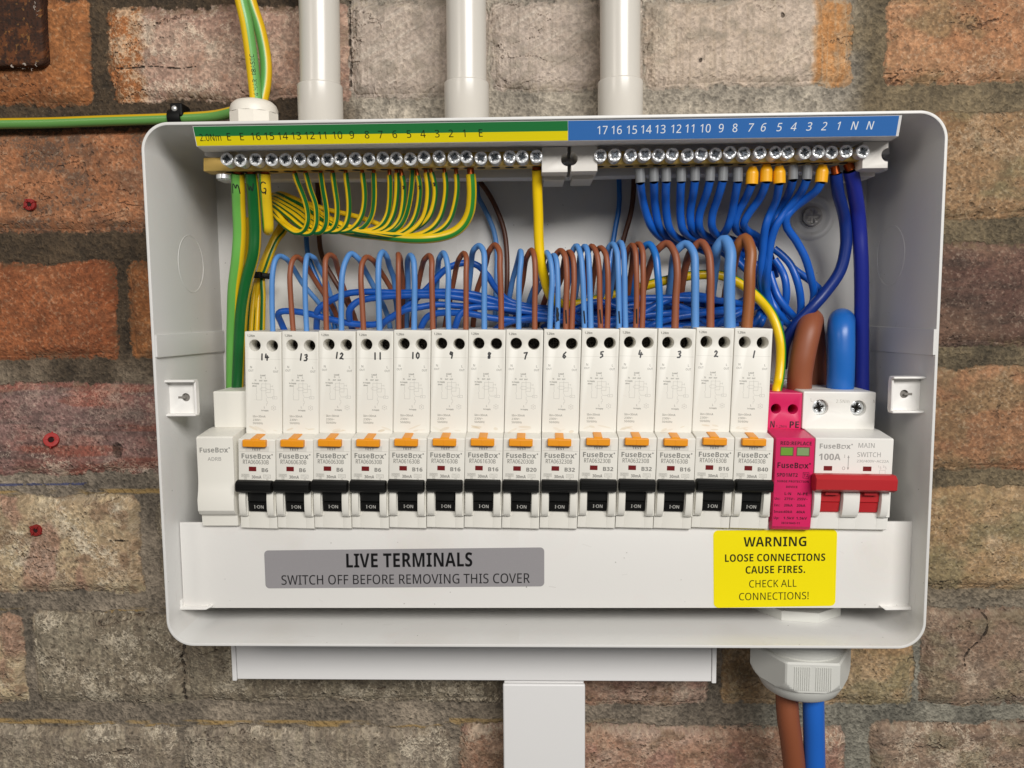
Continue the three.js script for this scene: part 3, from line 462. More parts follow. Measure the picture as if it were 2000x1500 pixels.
// ---------------------------------------------------------------- label carrier and terminal bars
{
  const t = thing('label_carrier', 'white carrier rail along the top with green, yellow and blue numbered labels', 'label strip', at(1060, 300, 40));
  const TL = at(376, 246.5, 78.4), TR = at(1762, 225, 78.4), BR = at(1755, 266, 74), BL = at(384, 286, 74), UL = at(399, 297, 60), UR = at(1738, 276, 60), KL = at(384, 262, 60), KR = at(1752, 242, 60);
  const quad = (...q) => { const g = new THREE.BufferGeometry(), p = []; for (const [a, b, c, d] of q) p.push(...a, ...b, ...c, ...a, ...c, ...d); g.setAttribute('position', new THREE.Float32BufferAttribute(p, 3)); g.computeVertexNormals(); return g; };
  add('carrier_body', quad([BL, BR, TR, TL], [UL, UR, BR, BL], [KR, KL, TL, TR], [UR, UL, KL, KR], [UL, BL, TL, KL], [BR, UR, KR, TR]), upvcDull, t);
  const lerp3 = (a, b, f) => a.map((q, i) => q + (b[i] - q) * f);
  const f0 = (1117 - 376) / (1762 - 376) + .001, e0 = .001;
  const strip = (names, back, font) => canvas(2048, 120, (x) => { back(x); });
  const gmap = canvas(2048, 112, (x) => {
    x.fillStyle = '#247a3e'; x.fillRect(0, 0, 2048, 112); x.fillStyle = '#efdc0c'; x.fillRect(0, 57, 2048, 55); x.fillStyle = '#151a10'; x.font = '60px sans-serif'; x.textAlign = 'center';
    for (const [s, px] of [['E', 446], ['E', 472], ['16', 500], ['15', 527], ['14', 554], ['13', 581], ['12', 608], ['11', 634], ['10', 663], ['9', 692], ['8', 722], ['7', 749], ['6', 777], ['5', 805], ['4', 833], ['3', 861], ['2', 888], ['1', 915], ['E', 946]]) { x.save(); x.translate((px - 379) / (1117 - 379) * 2048, 83); x.scale(.92, 1); x.fillText(s, 0, 0); x.restore(); }
    fit(x, '2.0Nm', 22, 146, 84, 40, 1, '#10140c');
  });
  const bmap = canvas(2048, 128, (x) => {
    x.fillStyle = '#3a74bd'; x.fillRect(0, 0, 2048, 128); x.fillStyle = '#f4f6f8'; x.textAlign = 'center';
    for (let i = 0; i < 60; i++) { x.strokeStyle = `rgba(150,190,240,${rnd() * .10})`; x.lineWidth = 1 + rnd() * 2; x.beginPath(); const a = rnd() * 2048, b = rnd() * 128; x.moveTo(a, b); x.lineTo(a + rnd() * 60, b - rnd() * 20); x.stroke(); }
    x.fillStyle = '#f4f6f8';
    [['17', 1185], ['16', 1213], ['15', 1243], ['14', 1271], ['13', 1299], ['12', 1330], ['11', 1358], ['10', 1387], ['9', 1418], ['8', 1445], ['7', 1474], ['6', 1499], ['5', 1530], ['4', 1558], ['3', 1588], ['2', 1617], ['1', 1645], ['N', 1675], ['N', 1705]].forEach(([s, px], i) => { x.save(); x.font = '74px sans-serif'; x.translate((px - 1118) / (1759 - 1118) * 2048, 90 - i * .3); x.transform(.9, 0, i > 9 ? -.16 : 0, 1, 0, 0); x.fillText(s, 0, 0); x.restore(); });
  });
  const ins = (a, b, c, d, f, g) => [lerp3(lerp3(a, b, f), lerp3(d, c, f), .02), lerp3(lerp3(a, b, g), lerp3(d, c, g), .02), lerp3(lerp3(a, b, g), lerp3(d, c, g), .97), lerp3(lerp3(a, b, f), lerp3(d, c, f), .97)];
  add('earth_label', sheet(ins(TL, TR, BR, BL, e0, f0 - .0003), 0, .04, .1), phy('#ffffff', .4, { map: gmap }), t).userData.label = 'green and yellow label with black numbers';
  add('neutral_label', sheet(ins(TL, TR, BR, BL, f0 + .0003, .996), 0, .04, .1), phy('#ffffff', .3, { map: bmap }), t).userData.label = 'blue label with white numbers';
  // rear flange and the white holders that clip the brass bars
  add('rear_flange', [slab([[425, 336], [1070, 322], [1735, 312], [1735, 332], [1070, 347], [425, 352]], 24, 34, .5), slab([[404, 292], [1738, 272], [1738, 300], [404, 318]], 28, 36, .4)], upvcDull, t);
  const holder = (px0, px1, y0, y1, notchL, notchR) => {
    const a = at(px0, y1, 61), b = at(px1, y0, 61), s = new THREE.Shape(), cy = (a[1] + b[1]) / 2, r = 3.0;
    s.moveTo(a[0], a[1]); s.lineTo(b[0], a[1]); if (notchR) { s.lineTo(b[0], cy - r); s.absarc(b[0], cy, r, -Math.PI / 2, Math.PI / 2, true); } s.lineTo(b[0], b[1]); s.lineTo(a[0], b[1]); if (notchL) { s.lineTo(a[0], cy + r); s.absarc(a[0], cy, r, Math.PI / 2, -Math.PI / 2, true); } s.closePath();
    add('bar_holder', [plate(s, 38, 61, .35, 12), box(a[0] + 1, a[1] - 1.8, 30, b[0] - 1, a[1] + .6, 50, .3)], holderWhite, t);
  };
  holder(1058, 1108.5, 286, 337, false, true); holder(1115.5, 1167, 284, 335, true, false); holder(1684, 1736, 276, 329, false, true);
  add('bar_holder', slab([[399, 290], [447, 289], [447, 307], [412, 309], [399, 304]], 38, 56, .4), holderWhite, t);

  const screwG = screwHead(2.95, 6.2, .5, .46), slotG = merge([box(-1.75, -.36, 5.4, 1.75, .36, 6.26, .1, 1), box(-.36, -1.75, 5.4, .36, 1.75, 6.27, .1, 1), box(-1.5, -.12, 5.6, 1.5, .12, 6.24, .05, 1).rotateZ(.785), box(-1.5, -.12, 5.6, 1.5, .12, 6.23, .05, 1).rotateZ(-.785)]), slotDark = std('#3b3f44', .3, { metalness: .8 });
  function bar(name, label, corners, xs, y0, y1, group) {
    const b = thing(name, label, 'terminal bar', at(corners[3][0], corners[3][1], 46), group);
    add('brass_bar', slab(corners, 47, 57, .35), brass, b);
    xs.forEach((px, i) => { const y = y0 + (y1 - y0) * (px - xs[0]) / (xs[xs.length - 1] - xs[0]) + (i < 3 && name[0] === 'e' ? 0 : 0) + (rnd() - .5) * 1.6, q = at(px, y, 63); const turn = rnd() * 6, tx = (rnd() - .6) * .14, ty = (rnd() - .5) * .14, z = 56.4 + rnd() * 1.1, put = (g) => g.rotateZ(turn).rotateX(tx).rotateY(ty).translate(q[0], q[1], z); const m = add('terminal_screw', put(screwG.clone()), screwBright, b); add('cross_slot', put(slotG.clone()), slotDark, m); });
    const f = (px) => (px - corners[0][0]) / (corners[1][0] - corners[0][0]), bores = xs.map((px) => { const q = at(px, corners[3][1] + (corners[2][1] - corners[3][1]) * f(px), 57); return new THREE.CylinderGeometry(2.1, 2.1, .3, 16).translate(q[0], q[1] + .02, 52.4); });
    add('wire_bore', bores, std('#1a130a', .8), b).userData.kind = 'stuff';
    return b;
  }
  const eb = bar('earth_bar', 'brass earth terminal bar with a row of 23 shiny screws under the green label', [[397, 308], [1063, 294], [1063, 322], [397, 334]], [442, 470, 499, 529, 556.5, 583.5, 611, 638, 665, 692, 720, 747, 774, 802.5, 829, 857, 886, 912, 938.5, 967, 994.5, 1021, 1048], 313, 306);
  const q = at(437, 344, 53); add('clamp_screw', screwHead(3.4, 2.2, .6, .3).rotateX(Math.PI / 2).translate(q[0], q[1] + .5, 53), zinc, eb);
  bar('neutral_bar', 'brass neutral terminal bar with a row of 19 shiny screws under the blue label', [[1160, 296], [1690, 287], [1690, 314], [1160, 322]], [1173, 1201, 1231, 1259, 1287, 1314, 1343, 1370, 1399, 1428, 1455, 1484, 1514, 1541, 1571, 1598, 1625, 1655, 1686], 304, 295);
}
// ---------------------------------------------------------------- breakers
const drumPts = [[8.8, 60], [8.8, 67.6], [9.2, 68.7], [13.6, 69.6], [13.9, 68.9], [14.3, 69.9], [18.5, 70.2], [24, 69.6], [24, 60]];
const barPts = [[19.5, 72], [19.7, 74.6], [20.6, 75.8], [23.8, 76], [25, 75], [25.3, 72.6], [24.6, 70.6], [20.2, 70.6]];
const cheekPts = [[6.6, 66], [7, 69.9], [8.2, 71], [11, 71.9], [16, 72.3], [21, 71.9], [23.4, 71], [23.4, 66]];
const GY = 24.6;
const noseTop = (zu, y1) => [[GY, 4], [GY, 70], [NT - .6, 70], [NT, 69.4], [y1, zu + .4], [y1, 4]];
const noseFull = [[0, 4], [0, 66.4], [.8, 68], [6.8, 68.5], [7.2, 69.95], [GY - .05, 69.95], [GY - .05, 4]];
const noseCut = [[0, 4], [0, 66.4], [.8, 68], [8.2, 68.5], [9.4, 66], [10, 60.5], [GY - .05, 60.5], [GY - .05, 4]];
function breakerBody(i) {
  const s = rrect(0, 45.4, MW, MH, .5); s.holes.push(hole(4.86, 88.35, 2.75), hole(13.3, 88.3, 2.75));
  const list = [plate(s, 44, 60, .35, 18), box(0, 45.4, 4, MW, MH, 43.95, .4), profX(noseTop(60, 45.5), 0, MW, .2), profX(noseFull, .05, 4.06, .01), profX(noseCut, 4.08, 13.66, .01), profX(noseFull, 13.68, MW - .05, .01), profX(cheekPts, .55, 3.85, .35), profX(cheekPts, 13.9, 17.2, .35)];
  return printUV(merge(list), i);
}
const textStrip = (() => { const g = new THREE.PlaneGeometry(8.8, 4.3), a = Math.atan2(.9, 4.4); g.rotateX(a).translate(8.87, 11.4, 69.22); return g; })();
const toggles = {
  bar: [profX(barPts, .3, 17.2, .45), ...[20.8, 21.6, 22.4, 23.2].map((y) => box(.6, y, 75.6, 16.7, y + .35, 76.12, .1, 1))],
  drum: [profX(drumPts, 4.3, 13.4, .1), box(6, 20, 68, 11.5, 24, 72, .2)],
};
const ROLL = -0.0293;                                            // the row hangs a little out of square
let first = null;
const ORD = ['first', 'second', 'third', 'fourth', 'fifth', 'sixth', 'seventh', 'eighth', 'ninth', 'tenth', 'eleventh', 'twelfth', 'thirteenth', 'fourteenth'];
BREAKERS.forEach(([num, , rate], i) => {
  let t;
  if (!first) {
    t = first = thing('circuit_breaker', '', 'circuit breaker', [0, 0, 0], 'row of white circuit breakers');
    bases.set(t, [0, 0, 0]);
    add('body', breakerBody(0), printed, t, true);
    for (const x of [4.86, 13.3]) add('terminal_screw', screwHead(2.5, 1.2, .8, .4).translate(x, 88.3, 49), darkScrew, t, true);
    add('test_button', [box(2.7, 40.9, 69.5, 13.8, 44.3, 72.4, .5), box(8.0, 41.2, 72.0, 8.4, 43.7, 72.55, .1), profX([[43.6, 70], [44.2, 71.6], [44.8, 71.0], [45.8, 62.6], [45.0, 61]], 6.3, 10.3, .15)], orange, t, true);
    add('indicator_flag', box(4.9, 28.9, 69.4, 8.5, 31.1, 70.08, .04, 1), flagRed, t, true);
    const tg = add('toggle', toggles.bar, blackMatt, t, true), dr = add('toggle_drum', toggles.drum, black, t, true);
    add('on_mark', textStrip, onBlack, dr, true);
  } else {
    t = first.clone(); t.name = numbered('circuit_breaker'); scene.add(t); t.userData = { ...first.userData };
    const b = t.children.find((c) => c.name === 'body'); b.geometry = breakerBody(i).clone().scale(.001, .001, .001);
  }
  t.userData.label = `white circuit breaker with ${num} handwritten on it, ${ORD[i]} from the left, rated ${rate}`;
  const tx = -131.21 + 18 * i, ty = 26.4 + (rnd() - .5) * .5, c = Math.cos(ROLL), s = Math.sin(-ROLL);
  const jz = (rnd() - .5) * .5;
  t.position.set((tx - MH * s) / 1000, (ty - MH * c) / 1000, jz / 1000); t.rotation.z = ROLL + (rnd() - .5) * .003;
});
// blank filler at the left end
{
  const p = at(382.5, 853, 70), t = thing('blank_module', 'plain white module without a toggle at the left end of the row', 'filler module', [p[0], p[1] - NT, 0]);
  bases.set(t, [0, 0, 0]);
  const map = canvas(160, 400, (x) => { x.fillStyle = PAPER; x.fillRect(0, 0, 160, 400); const k = 8; logo(x, 1.2, 16.2, 7.6, 2.4, k, '#8a8984'); fit(x, 'ADRB', 5.2, 11.8, 11.6, 1.7, k, '#918f8a'); });
  const uv = (g) => { const q = g.attributes.position, u = g.attributes.uv; for (let i = 0; i < q.count; i++) u.setXY(i, Math.min(.99, Math.max(.01, q.getX(i) * 8 / 160)), q.getY(i) > NT - .1 || q.getY(i) < 1 ? .02 : 1 - (NT - q.getY(i)) * 8 / 400); return g; };
  const face = [[0, 4], [0, 66.4], [.6, 67.6], [5.6, 68], [6.2, 69], [7, 70.4], [9, 71.8], [14, 72], [19, 70.6], [23, 70], [NT - .8, 70], [NT, 69.3], [46.2, 54.6], [46.2, 4]];
  add('body', uv(merge([profX(face, 0, 17.6, .4), box(2.4, 46.1, 4, 19.4, 64.4, 54.4, .7)])), phy('#ffffff', .45, { map }), t, true);
}
// surge protection device
{
  const p = at(1514.6, 855, 70), t = thing('surge_protector', 'pink surge protection device between the last breaker and the main switch', 'surge protector', [p[0], p[1] - NT, 0]);
  bases.set(t, [0, 0, 0]); t.rotation.z = -.022; const W = 17.9, H = 64.0, k = 10;
  t.position.x += -.0006;
  const map = canvas(200, 680, (x) => {
    x.fillStyle = pink; x.fillRect(0, 0, 200, 680); const n = H - NT, D = '#2a0713';
    fit(x, 'N', 1.6, 4.3, 17.2, 3.2, k, D, 'bold'); fit(x, '1.2Nm', 4.6, 10, 17.2, 1.3, k, D); fit(x, 'PE', 10.8, 16, 17.2, 3.2, k, D, 'bold');
    fit(x, 'RED:REPLACE', 1.9, 16.6, n + 3.3, 1.7, k, D, 'bold'); logo(x, .8, 16.6, n + 14.2, 2.5, k, D); fit(x, 'SPD1MT2', 1, 10.8, n + 18.3, 1.6, k, D, 'bold');
    x.strokeStyle = D; x.lineWidth = 2; x.strokeRect(13.2 * k, (n + 16.2) * k, 2.7 * k, 2.6 * k); fit(x, 'T2', 13.5, 15.6, n + 18.2, 1.5, k, D, 'bold');
    fit(x, 'SURGE PROTECTION', 1.3, 16.2, n + 21, 1.05, k, D, 'bold'); fit(x, 'DEVICE', 5.5, 11, n + 23.6, 1.05, k, D, 'bold');
    fit(x, 'L-N', 4.9, 8.3, n + 27.0, 1.3, k, D, 'bold'); fit(x, 'N-PE', 10.9, 16, n + 27.0, 1.3, k, D, 'bold');
    [['Uc:', '275V~', '255V~', 29.4], ['In:', '20kA', '20kA', 32.5], ['Imax:', '40kA', '40kA', 35.6], ['Up:', '1.5kV', '1.5kV', 38.6]].forEach(([a, b, c, y]) => { fit(x, a, .4, .4 + a.length * .95, n + y, 1.1, k, D, 'bold'); fit(x, b, 5, 5 + b.length * 1.02, n + y, 1.1, k, D, 'bold'); fit(x, c, 10.9, 10.9 + c.length * 1.02, n + y, 1.1, k, D, 'bold'); });
    fit(x, 'IEC61643-11', 4.2, 13, n + 40.9, 1.0, k, D, 'bold');
  });
  const uv = (g) => { const q = g.attributes.position, u = g.attributes.uv; for (let i = 0; i < q.count; i++) u.setXY(i, Math.min(17.8, Math.max(.1, q.getX(i))) * k / 200, 1 - (H - q.getY(i)) * k / 680); return g; };
  const s = rrect(.2, 46.1, W - 1.2, H, .5); s.holes.push(hole(4.3, H - 8, 2.35), hole(12.4, H - 8.1, 2.35));
  add('body', uv(merge([plate(s, 34, 54, .4, 16), box(.2, 46.1, 4, W - 1.2, H, 33.95, .4), profX([[0, 4], [0, 67.4], [.8, 69], [2.4, 70], [NT - .6, 70], [NT, 69.4], [46.2, 54.4], [46.2, 4]], 0, W, .3)])), phy('#ffffff', .42, { map }), t, true);
  for (const x of [4.3, 12.4]) add('terminal_screw', screwHead(2, 1, .7, .4).translate(x, H - 8, 40), darkScrew, t, true);
  for (const x of [2.4, 9.9]) { const w = add('status_window', [box(x - .3, 35.9, 69.6, x + 5.9, 40.3, 70.12, .1, 1)], phy('#6a4a3c', .4), t, true); add('green_flag', box(x, 36.3, 69.8, x + 5.4, 39.8, 70.2, .08, 1), x < 5 ? phy('#6f9a3a', .15) : cloudedGreen, w, true); }
}
// main switch, two modules wide
{
  const p = at(1590.5, 855, 70), t = thing('main_switch', 'wide white main switch with a red toggle bar at the right end', 'main switch', [p[0], p[1] - NT, 0]);
  bases.set(t, [0, 0, 0]); t.rotation.z = -.017; const W = 35.8, H = 64.4, k = 10;
  const map = canvas(400, 700, (x) => {
    x.fillStyle = '#e6e4de'; x.fillRect(0, 0, 400, 700); const n = H - NT, D = '#9a9894';
    fit(x, 'L', 2.4, 3.5, 4.9, 1.6, k, '#b9b6af'); fit(x, '2.5Nm', 14.4, 21, 5.4, 1.6, k, '#b9b6af'); fit(x, 'N', 32, 33.4, 5.2, 1.6, k, '#b9b6af');
    logo(x, 1.6, 17.2, n + 5.0, 2.3, k, D); fit(x, 'MAIN', 19.4, 27.4, n + 4.4, 2.2, k, D); fit(x, 'SWITCH', 19.2, 30.4, n + 8.7, 2.2, k, D); fit(x, '100A', 1.6, 11.7, n + 10.4, 2.9, k, D, 'bold');
    fit(x, '230/400V~AC22A', 19.2, 34, n + 11.3, 1.1, k, D); mid(x, 'I', 13.6, n + 9.2, 1.4, k, D); mid(x, 'O', 13.4, n + 15, 1.5, k, D);
    x.strokeStyle = x.fillStyle = D; x.lineWidth = 3; x.beginPath(); x.moveTo(15.4 * k, (n + 8.6) * k); x.lineTo(15.4 * k, (n + 14.6) * k); x.stroke();
    for (const [y, d] of [[n + 8, 1], [n + 15.1, -1]]) { x.beginPath(); x.moveTo(15.4 * k, y * k); x.lineTo(14.9 * k, (y + 1.3 * d) * k); x.lineTo(15.9 * k, (y + 1.3 * d) * k); x.fill(); }
    x.lineWidth = 1; x.strokeRect(30 * k, (n + 14.9) * k, 2.6 * k, 3.2 * k); mid(x, '1', 29.5, n + 13.6, .9, k, D); mid(x, '3', 31.8, n + 13.6, .9, k, D); mid(x, '2', 29.3, n + 17.7, .9, k, D); mid(x, '4', 31.7, n + 17.7, .9, k, D);
    for (const a of [30.3, 32.7]) { x.beginPath(); x.moveTo(a * k, (n + 12.9) * k); x.lineTo(a * k, (n + 14) * k); x.moveTo((a - .5) * k, (n + 13.8) * k); x.lineTo((a + .4) * k, (n + 13.8) * k); x.lineTo(a * k, (n + 14.7) * k); x.stroke(); }
  });
  const uv = (g) => { const q = g.attributes.position, u = g.attributes.uv; for (let i = 0; i < q.count; i++) u.setXY(i, Math.min(35.6, Math.max(.2, q.getX(i))) * k / 400, 1 - (H - q.getY(i)) * k / 700); return g; };
  const s = rrect(-1.2, 46.1, W - 2.3, H, .7); s.holes.push(hole(7.2, H - 7.7, 3.7), hole(25.3, H - 7.9, 3.7));
  const parts = [plate(s, 40, 54.5, .5, 20), box(-1.2, 46.1, 4, W - 2.3, H, 39.95, .4), profX(noseTop(54, 46.2), 0, W, .3)];
  for (const [a, b, f] of [[.05, 3.03, noseFull], [3.05, 13.03, noseCut], [13.05, 20.93, noseFull], [20.95, 30.63, noseCut], [30.65, W - .05, noseFull]]) parts.push(profX(f, a, b, .01));
  for (const [a, b] of [[-.3, 2.9], [13.1, 20.8], [30.7, 34.2]]) parts.push(profX(cheekPts, a, b, .35));
  add('body', uv(merge(parts)), phy('#ffffff', .42, { map }), t, true);
  for (const x of [7.2, 25.3]) { const a = rnd() * 3, m = add('terminal_screw', screwHead(3.5, 2.4, .6, .4).rotateZ(a).translate(x, H - 7.8, 50), zinc, t, true); add('cross_slot', merge([box(-2.3, -.4, 1.6, 2.3, .4, 2.46, .1, 1), box(-.4, -2.3, 1.6, .4, 2.3, 2.47, .1, 1), box(-1.9, -.13, 1.6, 1.9, .13, 2.44, .05, 1).rotateZ(.785), box(-1.9, -.13, 1.6, 1.9, .13, 2.43, .05, 1).rotateZ(-.785)]).rotateZ(a).translate(x, H - 7.8, 50), darkScrew, m, true); }
  for (const x of [4.2, 22.3]) add('indicator_flag', box(x, 29.0, 69.4, x + 3.9, 31.2, 70.08, .04, 1), flagRed, t, true);
  const tb = [[20, 72], [20.2, 74.8], [21.6, 77.2], [26.4, 77.5], [28.2, 75.4], [28.2, 72], [27, 70.6], [21.4, 70.6]];
  const tg = add('toggle', profX(tb, -1.6, 35.3, .4), red, t, true);
  for (const x of [3.2, 21.1]) add('toggle_drum', [profX(drumPts, x, x + 9.3, .1), box(x + 1.5, 18, 68, x + 7.5, 24, 72.5, .2)], red, t, true);
}
// ---------------------------------------------------------------- conduits, trunking, glands round the enclosure
const lathe = (pts, x, y, z, seg = 48) => new THREE.LatheGeometry(pts.map((p) => new THREE.Vector2(...p)), seg).translate(x, y, z);
[['left', 585, 662, 625.5, 155, 'leftmost of the three'], ['mid', 873, 946, 911.5, 150, 'middle of the three'], ['right', 1176, 1250, 1211.5, 147, 'rightmost of the three']].forEach(([, , , cx, ya, which]) => {
  const z = 26, q = at(cx, 190, z), y1 = at(cx, ya, z + 11)[1], top = at(cx - 1, -60, z);
  const t = thing('conduit', `round white conduit rising from the enclosure, ${which}`, 'conduit', [q[0], YT, z], 'white conduits above the enclosure');
  add('pipe', tube([[q[0], y1 - 6, z], [q[0] + (top[0] - q[0]) * .4, y1 + (top[1] - y1) * .4, z], [top[0], top[1] + 80, z]], 10.05, { seg: 48, step: 20 }), pipeWhite, t);
  add('adaptor', lathe([[0, YT + .05], [11.25, YT + .05], [11.3, y1 - .6], [11.0, y1], [10.0, y1]], q[0], 0, z), pipeWhite, t);
});
{
  const z = 38, a = at(454, 1328, z), b = at(1399, 1326, z), c = at(982, 1333, z), d = at(1143, 1333, z);
  const t = thing('cable_trunking', 'white square trunking running sideways under the enclosure', 'trunking', [(a[0] + b[0]) / 2, a[1], WALL]);
  add('body', [box(a[0] + 2.2, a[1], -3, b[0] - 2.2, YB - .2, z - 1.2, .6), box(a[0] + 2.6, a[1] + .4, z - 1.3, b[0] - 2.6, YB - .2, z, .5)], upvcDull, t);
  for (const x of [a[0], b[0] - 2.4]) add('end_cap', box(x, a[1] - .5, -3, x + 2.4, YB - .3, z + .3, .5), upvcDull, t);
  const u = thing('cable_trunking', 'white vertical trunking dropping from the middle of the horizontal one', 'trunking', [(c[0] + d[0]) / 2, -340, WALL]);
  add('body', box(c[0] + .6, -340, -3, d[0] - .6, a[1] - .6, z - 2.4, .5), upvcDull, u);
  add('lid', box(c[0], -340, z - 2.3, d[0], a[1] - 1.4, z + .4, 1.0), phy('#e6e5e4', .36), u);
}
{
  // grey gland below, its lock nut inside the box
  const z = 42, q = at(1560, 1375, z), top = YB, t = thing('cable_gland', 'big grey cable gland screwed into the underside of the enclosure', 'cable gland', [q[0], q[1], z]);
  const y0 = at(1560, 1292, z + 20)[1], yb = at(1560, 1357, z + 22)[1], x = q[0];
  const th = []; for (let y = top - .1, k = 0; y > y0 - 6; y -= .75, k++) th.push([k % 2 ? 19.6 : 20.5, y]);
  add('thread', lathe(th, x, 0, z, 64), glandPlastic, t);
  // hexagonal nut whose corners are turned off towards the dome
  const NR = 25.4, AP = NR * Math.cos(Math.PI / 6), spin = .06, hexR = (a) => { const q = ((a - spin - Math.PI / 2) % (Math.PI / 3) + Math.PI) % (Math.PI / 3) - Math.PI / 6; return AP / Math.cos(((((a - spin - Math.PI / 2 + Math.PI / 6) % (Math.PI / 3)) + Math.PI / 3) % (Math.PI / 3)) - Math.PI / 6); };
  const nutG = () => {
    const ys = [y0 - 1.6, y0 - .8, y0, y0], barrel = (y) => { const f = (y - yb) / (y0 - yb); return f > .4 ? 99 : 21.2 + 4.4 * Math.sqrt(Math.max(0, f / .4)); }, rows = [];
    for (let k = 0; k <= 18; k++) rows.push([yb + (y0 - yb) * k / 18, 1]); rows[18][1] = .965; rows.push([y0 + .01, .78]);
    const na = 144, pos = [], idx = []; rows.forEach(([y, f]) => { for (let j = 0; j < na; j++) { const a = j / na * Math.PI * 2, q = Math.min(hexR(a), barrel(y)) * f; pos.push(x + q * Math.cos(a), y, z + q * Math.sin(a)); } });
    for (let i = 0; i < rows.length - 1; i++) for (let j = 0; j < na; j++) { const A = i * na + j, B = i * na + (j + 1) % na; idx.push(A, A + na, B, B, A + na, B + na); }
    const g = new THREE.BufferGeometry(); g.setAttribute('position', new THREE.Float32BufferAttribute(pos, 3)); g.setIndex(idx); return toCreasedNormals(g, .35);
  };
  const nut = add('nut', nutG(), glandPlastic, t);
  // grip ridges stand on the flat that faces the room
  const nx = Math.cos(Math.PI / 2 + spin), nz = Math.sin(Math.PI / 2 + spin), gx = nz, gz = -nx, ap = AP, list = [];
  for (const g0 of [-8.6, 1.6]) for (let i = 0; i < 8; i++) { const o = g0 + i * 1.0, b = box(-.28, yb + 2, -.35, .28, y0 - 2, .35, .15, 1); b.rotateY(Math.atan2(nx, nz)).translate(x + nx * ap + gx * o, 0, z + nz * ap + gz * o); list.push(b); }
  add('grip_ridge', list, glandPlastic, nut).userData.kind = 'stuff';
  add('dome', lathe([[12.4, yb - 7.6], [16.2, yb - 7.2], [18.8, yb - 5.4], [20.7, yb - 2], [21.15, yb + .1]], x, 0, z, 64), glandPlastic, t);
  add('seal', lathe([[0, yb - 6.4], [12.6, yb - 6.6]], x, 0, z, 32), std('#8f8f8a', .7), t);
  const ly = YB + 1.5; const ln = []; const s = new THREE.Shape(); for (let i = 0; i < 8; i++) { const a = i * Math.PI / 4 + .2; i ? s.lineTo(23 * Math.cos(a), 23 * Math.sin(a)) : s.moveTo(23 * Math.cos(a), 23 * Math.sin(a)); } s.closePath();
  const lg = new THREE.ExtrudeGeometry(s, { depth: 5, bevelEnabled: false }); lg.rotateX(-Math.PI / 2).translate(x, ly, 31);
  add('lock_nut', lg, glandPlastic, t);
  for (const [nm, lab, mat, p, r] of [['brown', 'thick brown tail hanging out of the grey gland', brown, [[1536, 1345, 43], [1539, 1400, 44], [1546, 1450, 43], [1552, 1505, 41], [1556, 1600, 38], [1558, 1700, 36]], 5.6], ['blue', 'thick blue tail hanging out of the grey gland', phy('#1f64c2', .34), [[1588, 1345, 43], [1589, 1400, 44], [1590, 1450, 43], [1591, 1505, 42], [1591, 1600, 39], [1590, 1700, 37]], 5.35]]) {
    const w = thing('supply_tail', lab, 'cable', at(p[0][0], p[0][1], p[0][2])); add('insulation', tube(survey(p), r, { seg: 28, step: 4 }), mat, w);
  }
}
const font = await new FontLoader().loadAsync('fonts/droid/droid_sans_regular.typeface.json');
// print wrapped on a cable: s along it from s0, a round it (0 faces the camera)
function onTube(fr, r, s0, geo, a0 = 0, flip = 1) {
  const p = geo.attributes.position, step = fr.L / fr.n;
  for (let i = 0; i < p.count; i++) {
    const s = Math.max(0, Math.min(fr.L - 1e-4, s0 + flip * p.getX(i))), k = Math.min(fr.n - 1, Math.floor(s / step)), f = s / step - k, a = a0 - flip * p.getY(i) / r;
    const P = fr.P[k].clone().lerp(fr.P[k + 1], f), N = fr.N[k], B = fr.B[k], d = N.clone().multiplyScalar(Math.cos(a)).addScaledVector(B, Math.sin(a));
    P.addScaledVector(d, r + p.getZ(i)); p.setXYZ(i, P.x, P.y, P.z);
  }
  geo.computeVertexNormals(); return geo;
}
function strokes(fr, r, s0, lines, w, a0 = 0) {                   // felt pen marks: [along, across] mm
  return lines.map((l) => { const c = new THREE.CatmullRomCurve3(l.map(([s, t]) => new V3(s, t, 0))); const g = new THREE.TubeGeometry(c, Math.max(8, l.length * 5), w, 6, false); g.scale(1, 1, .35); return onTube(fr, r, s0, g, a0); });
}
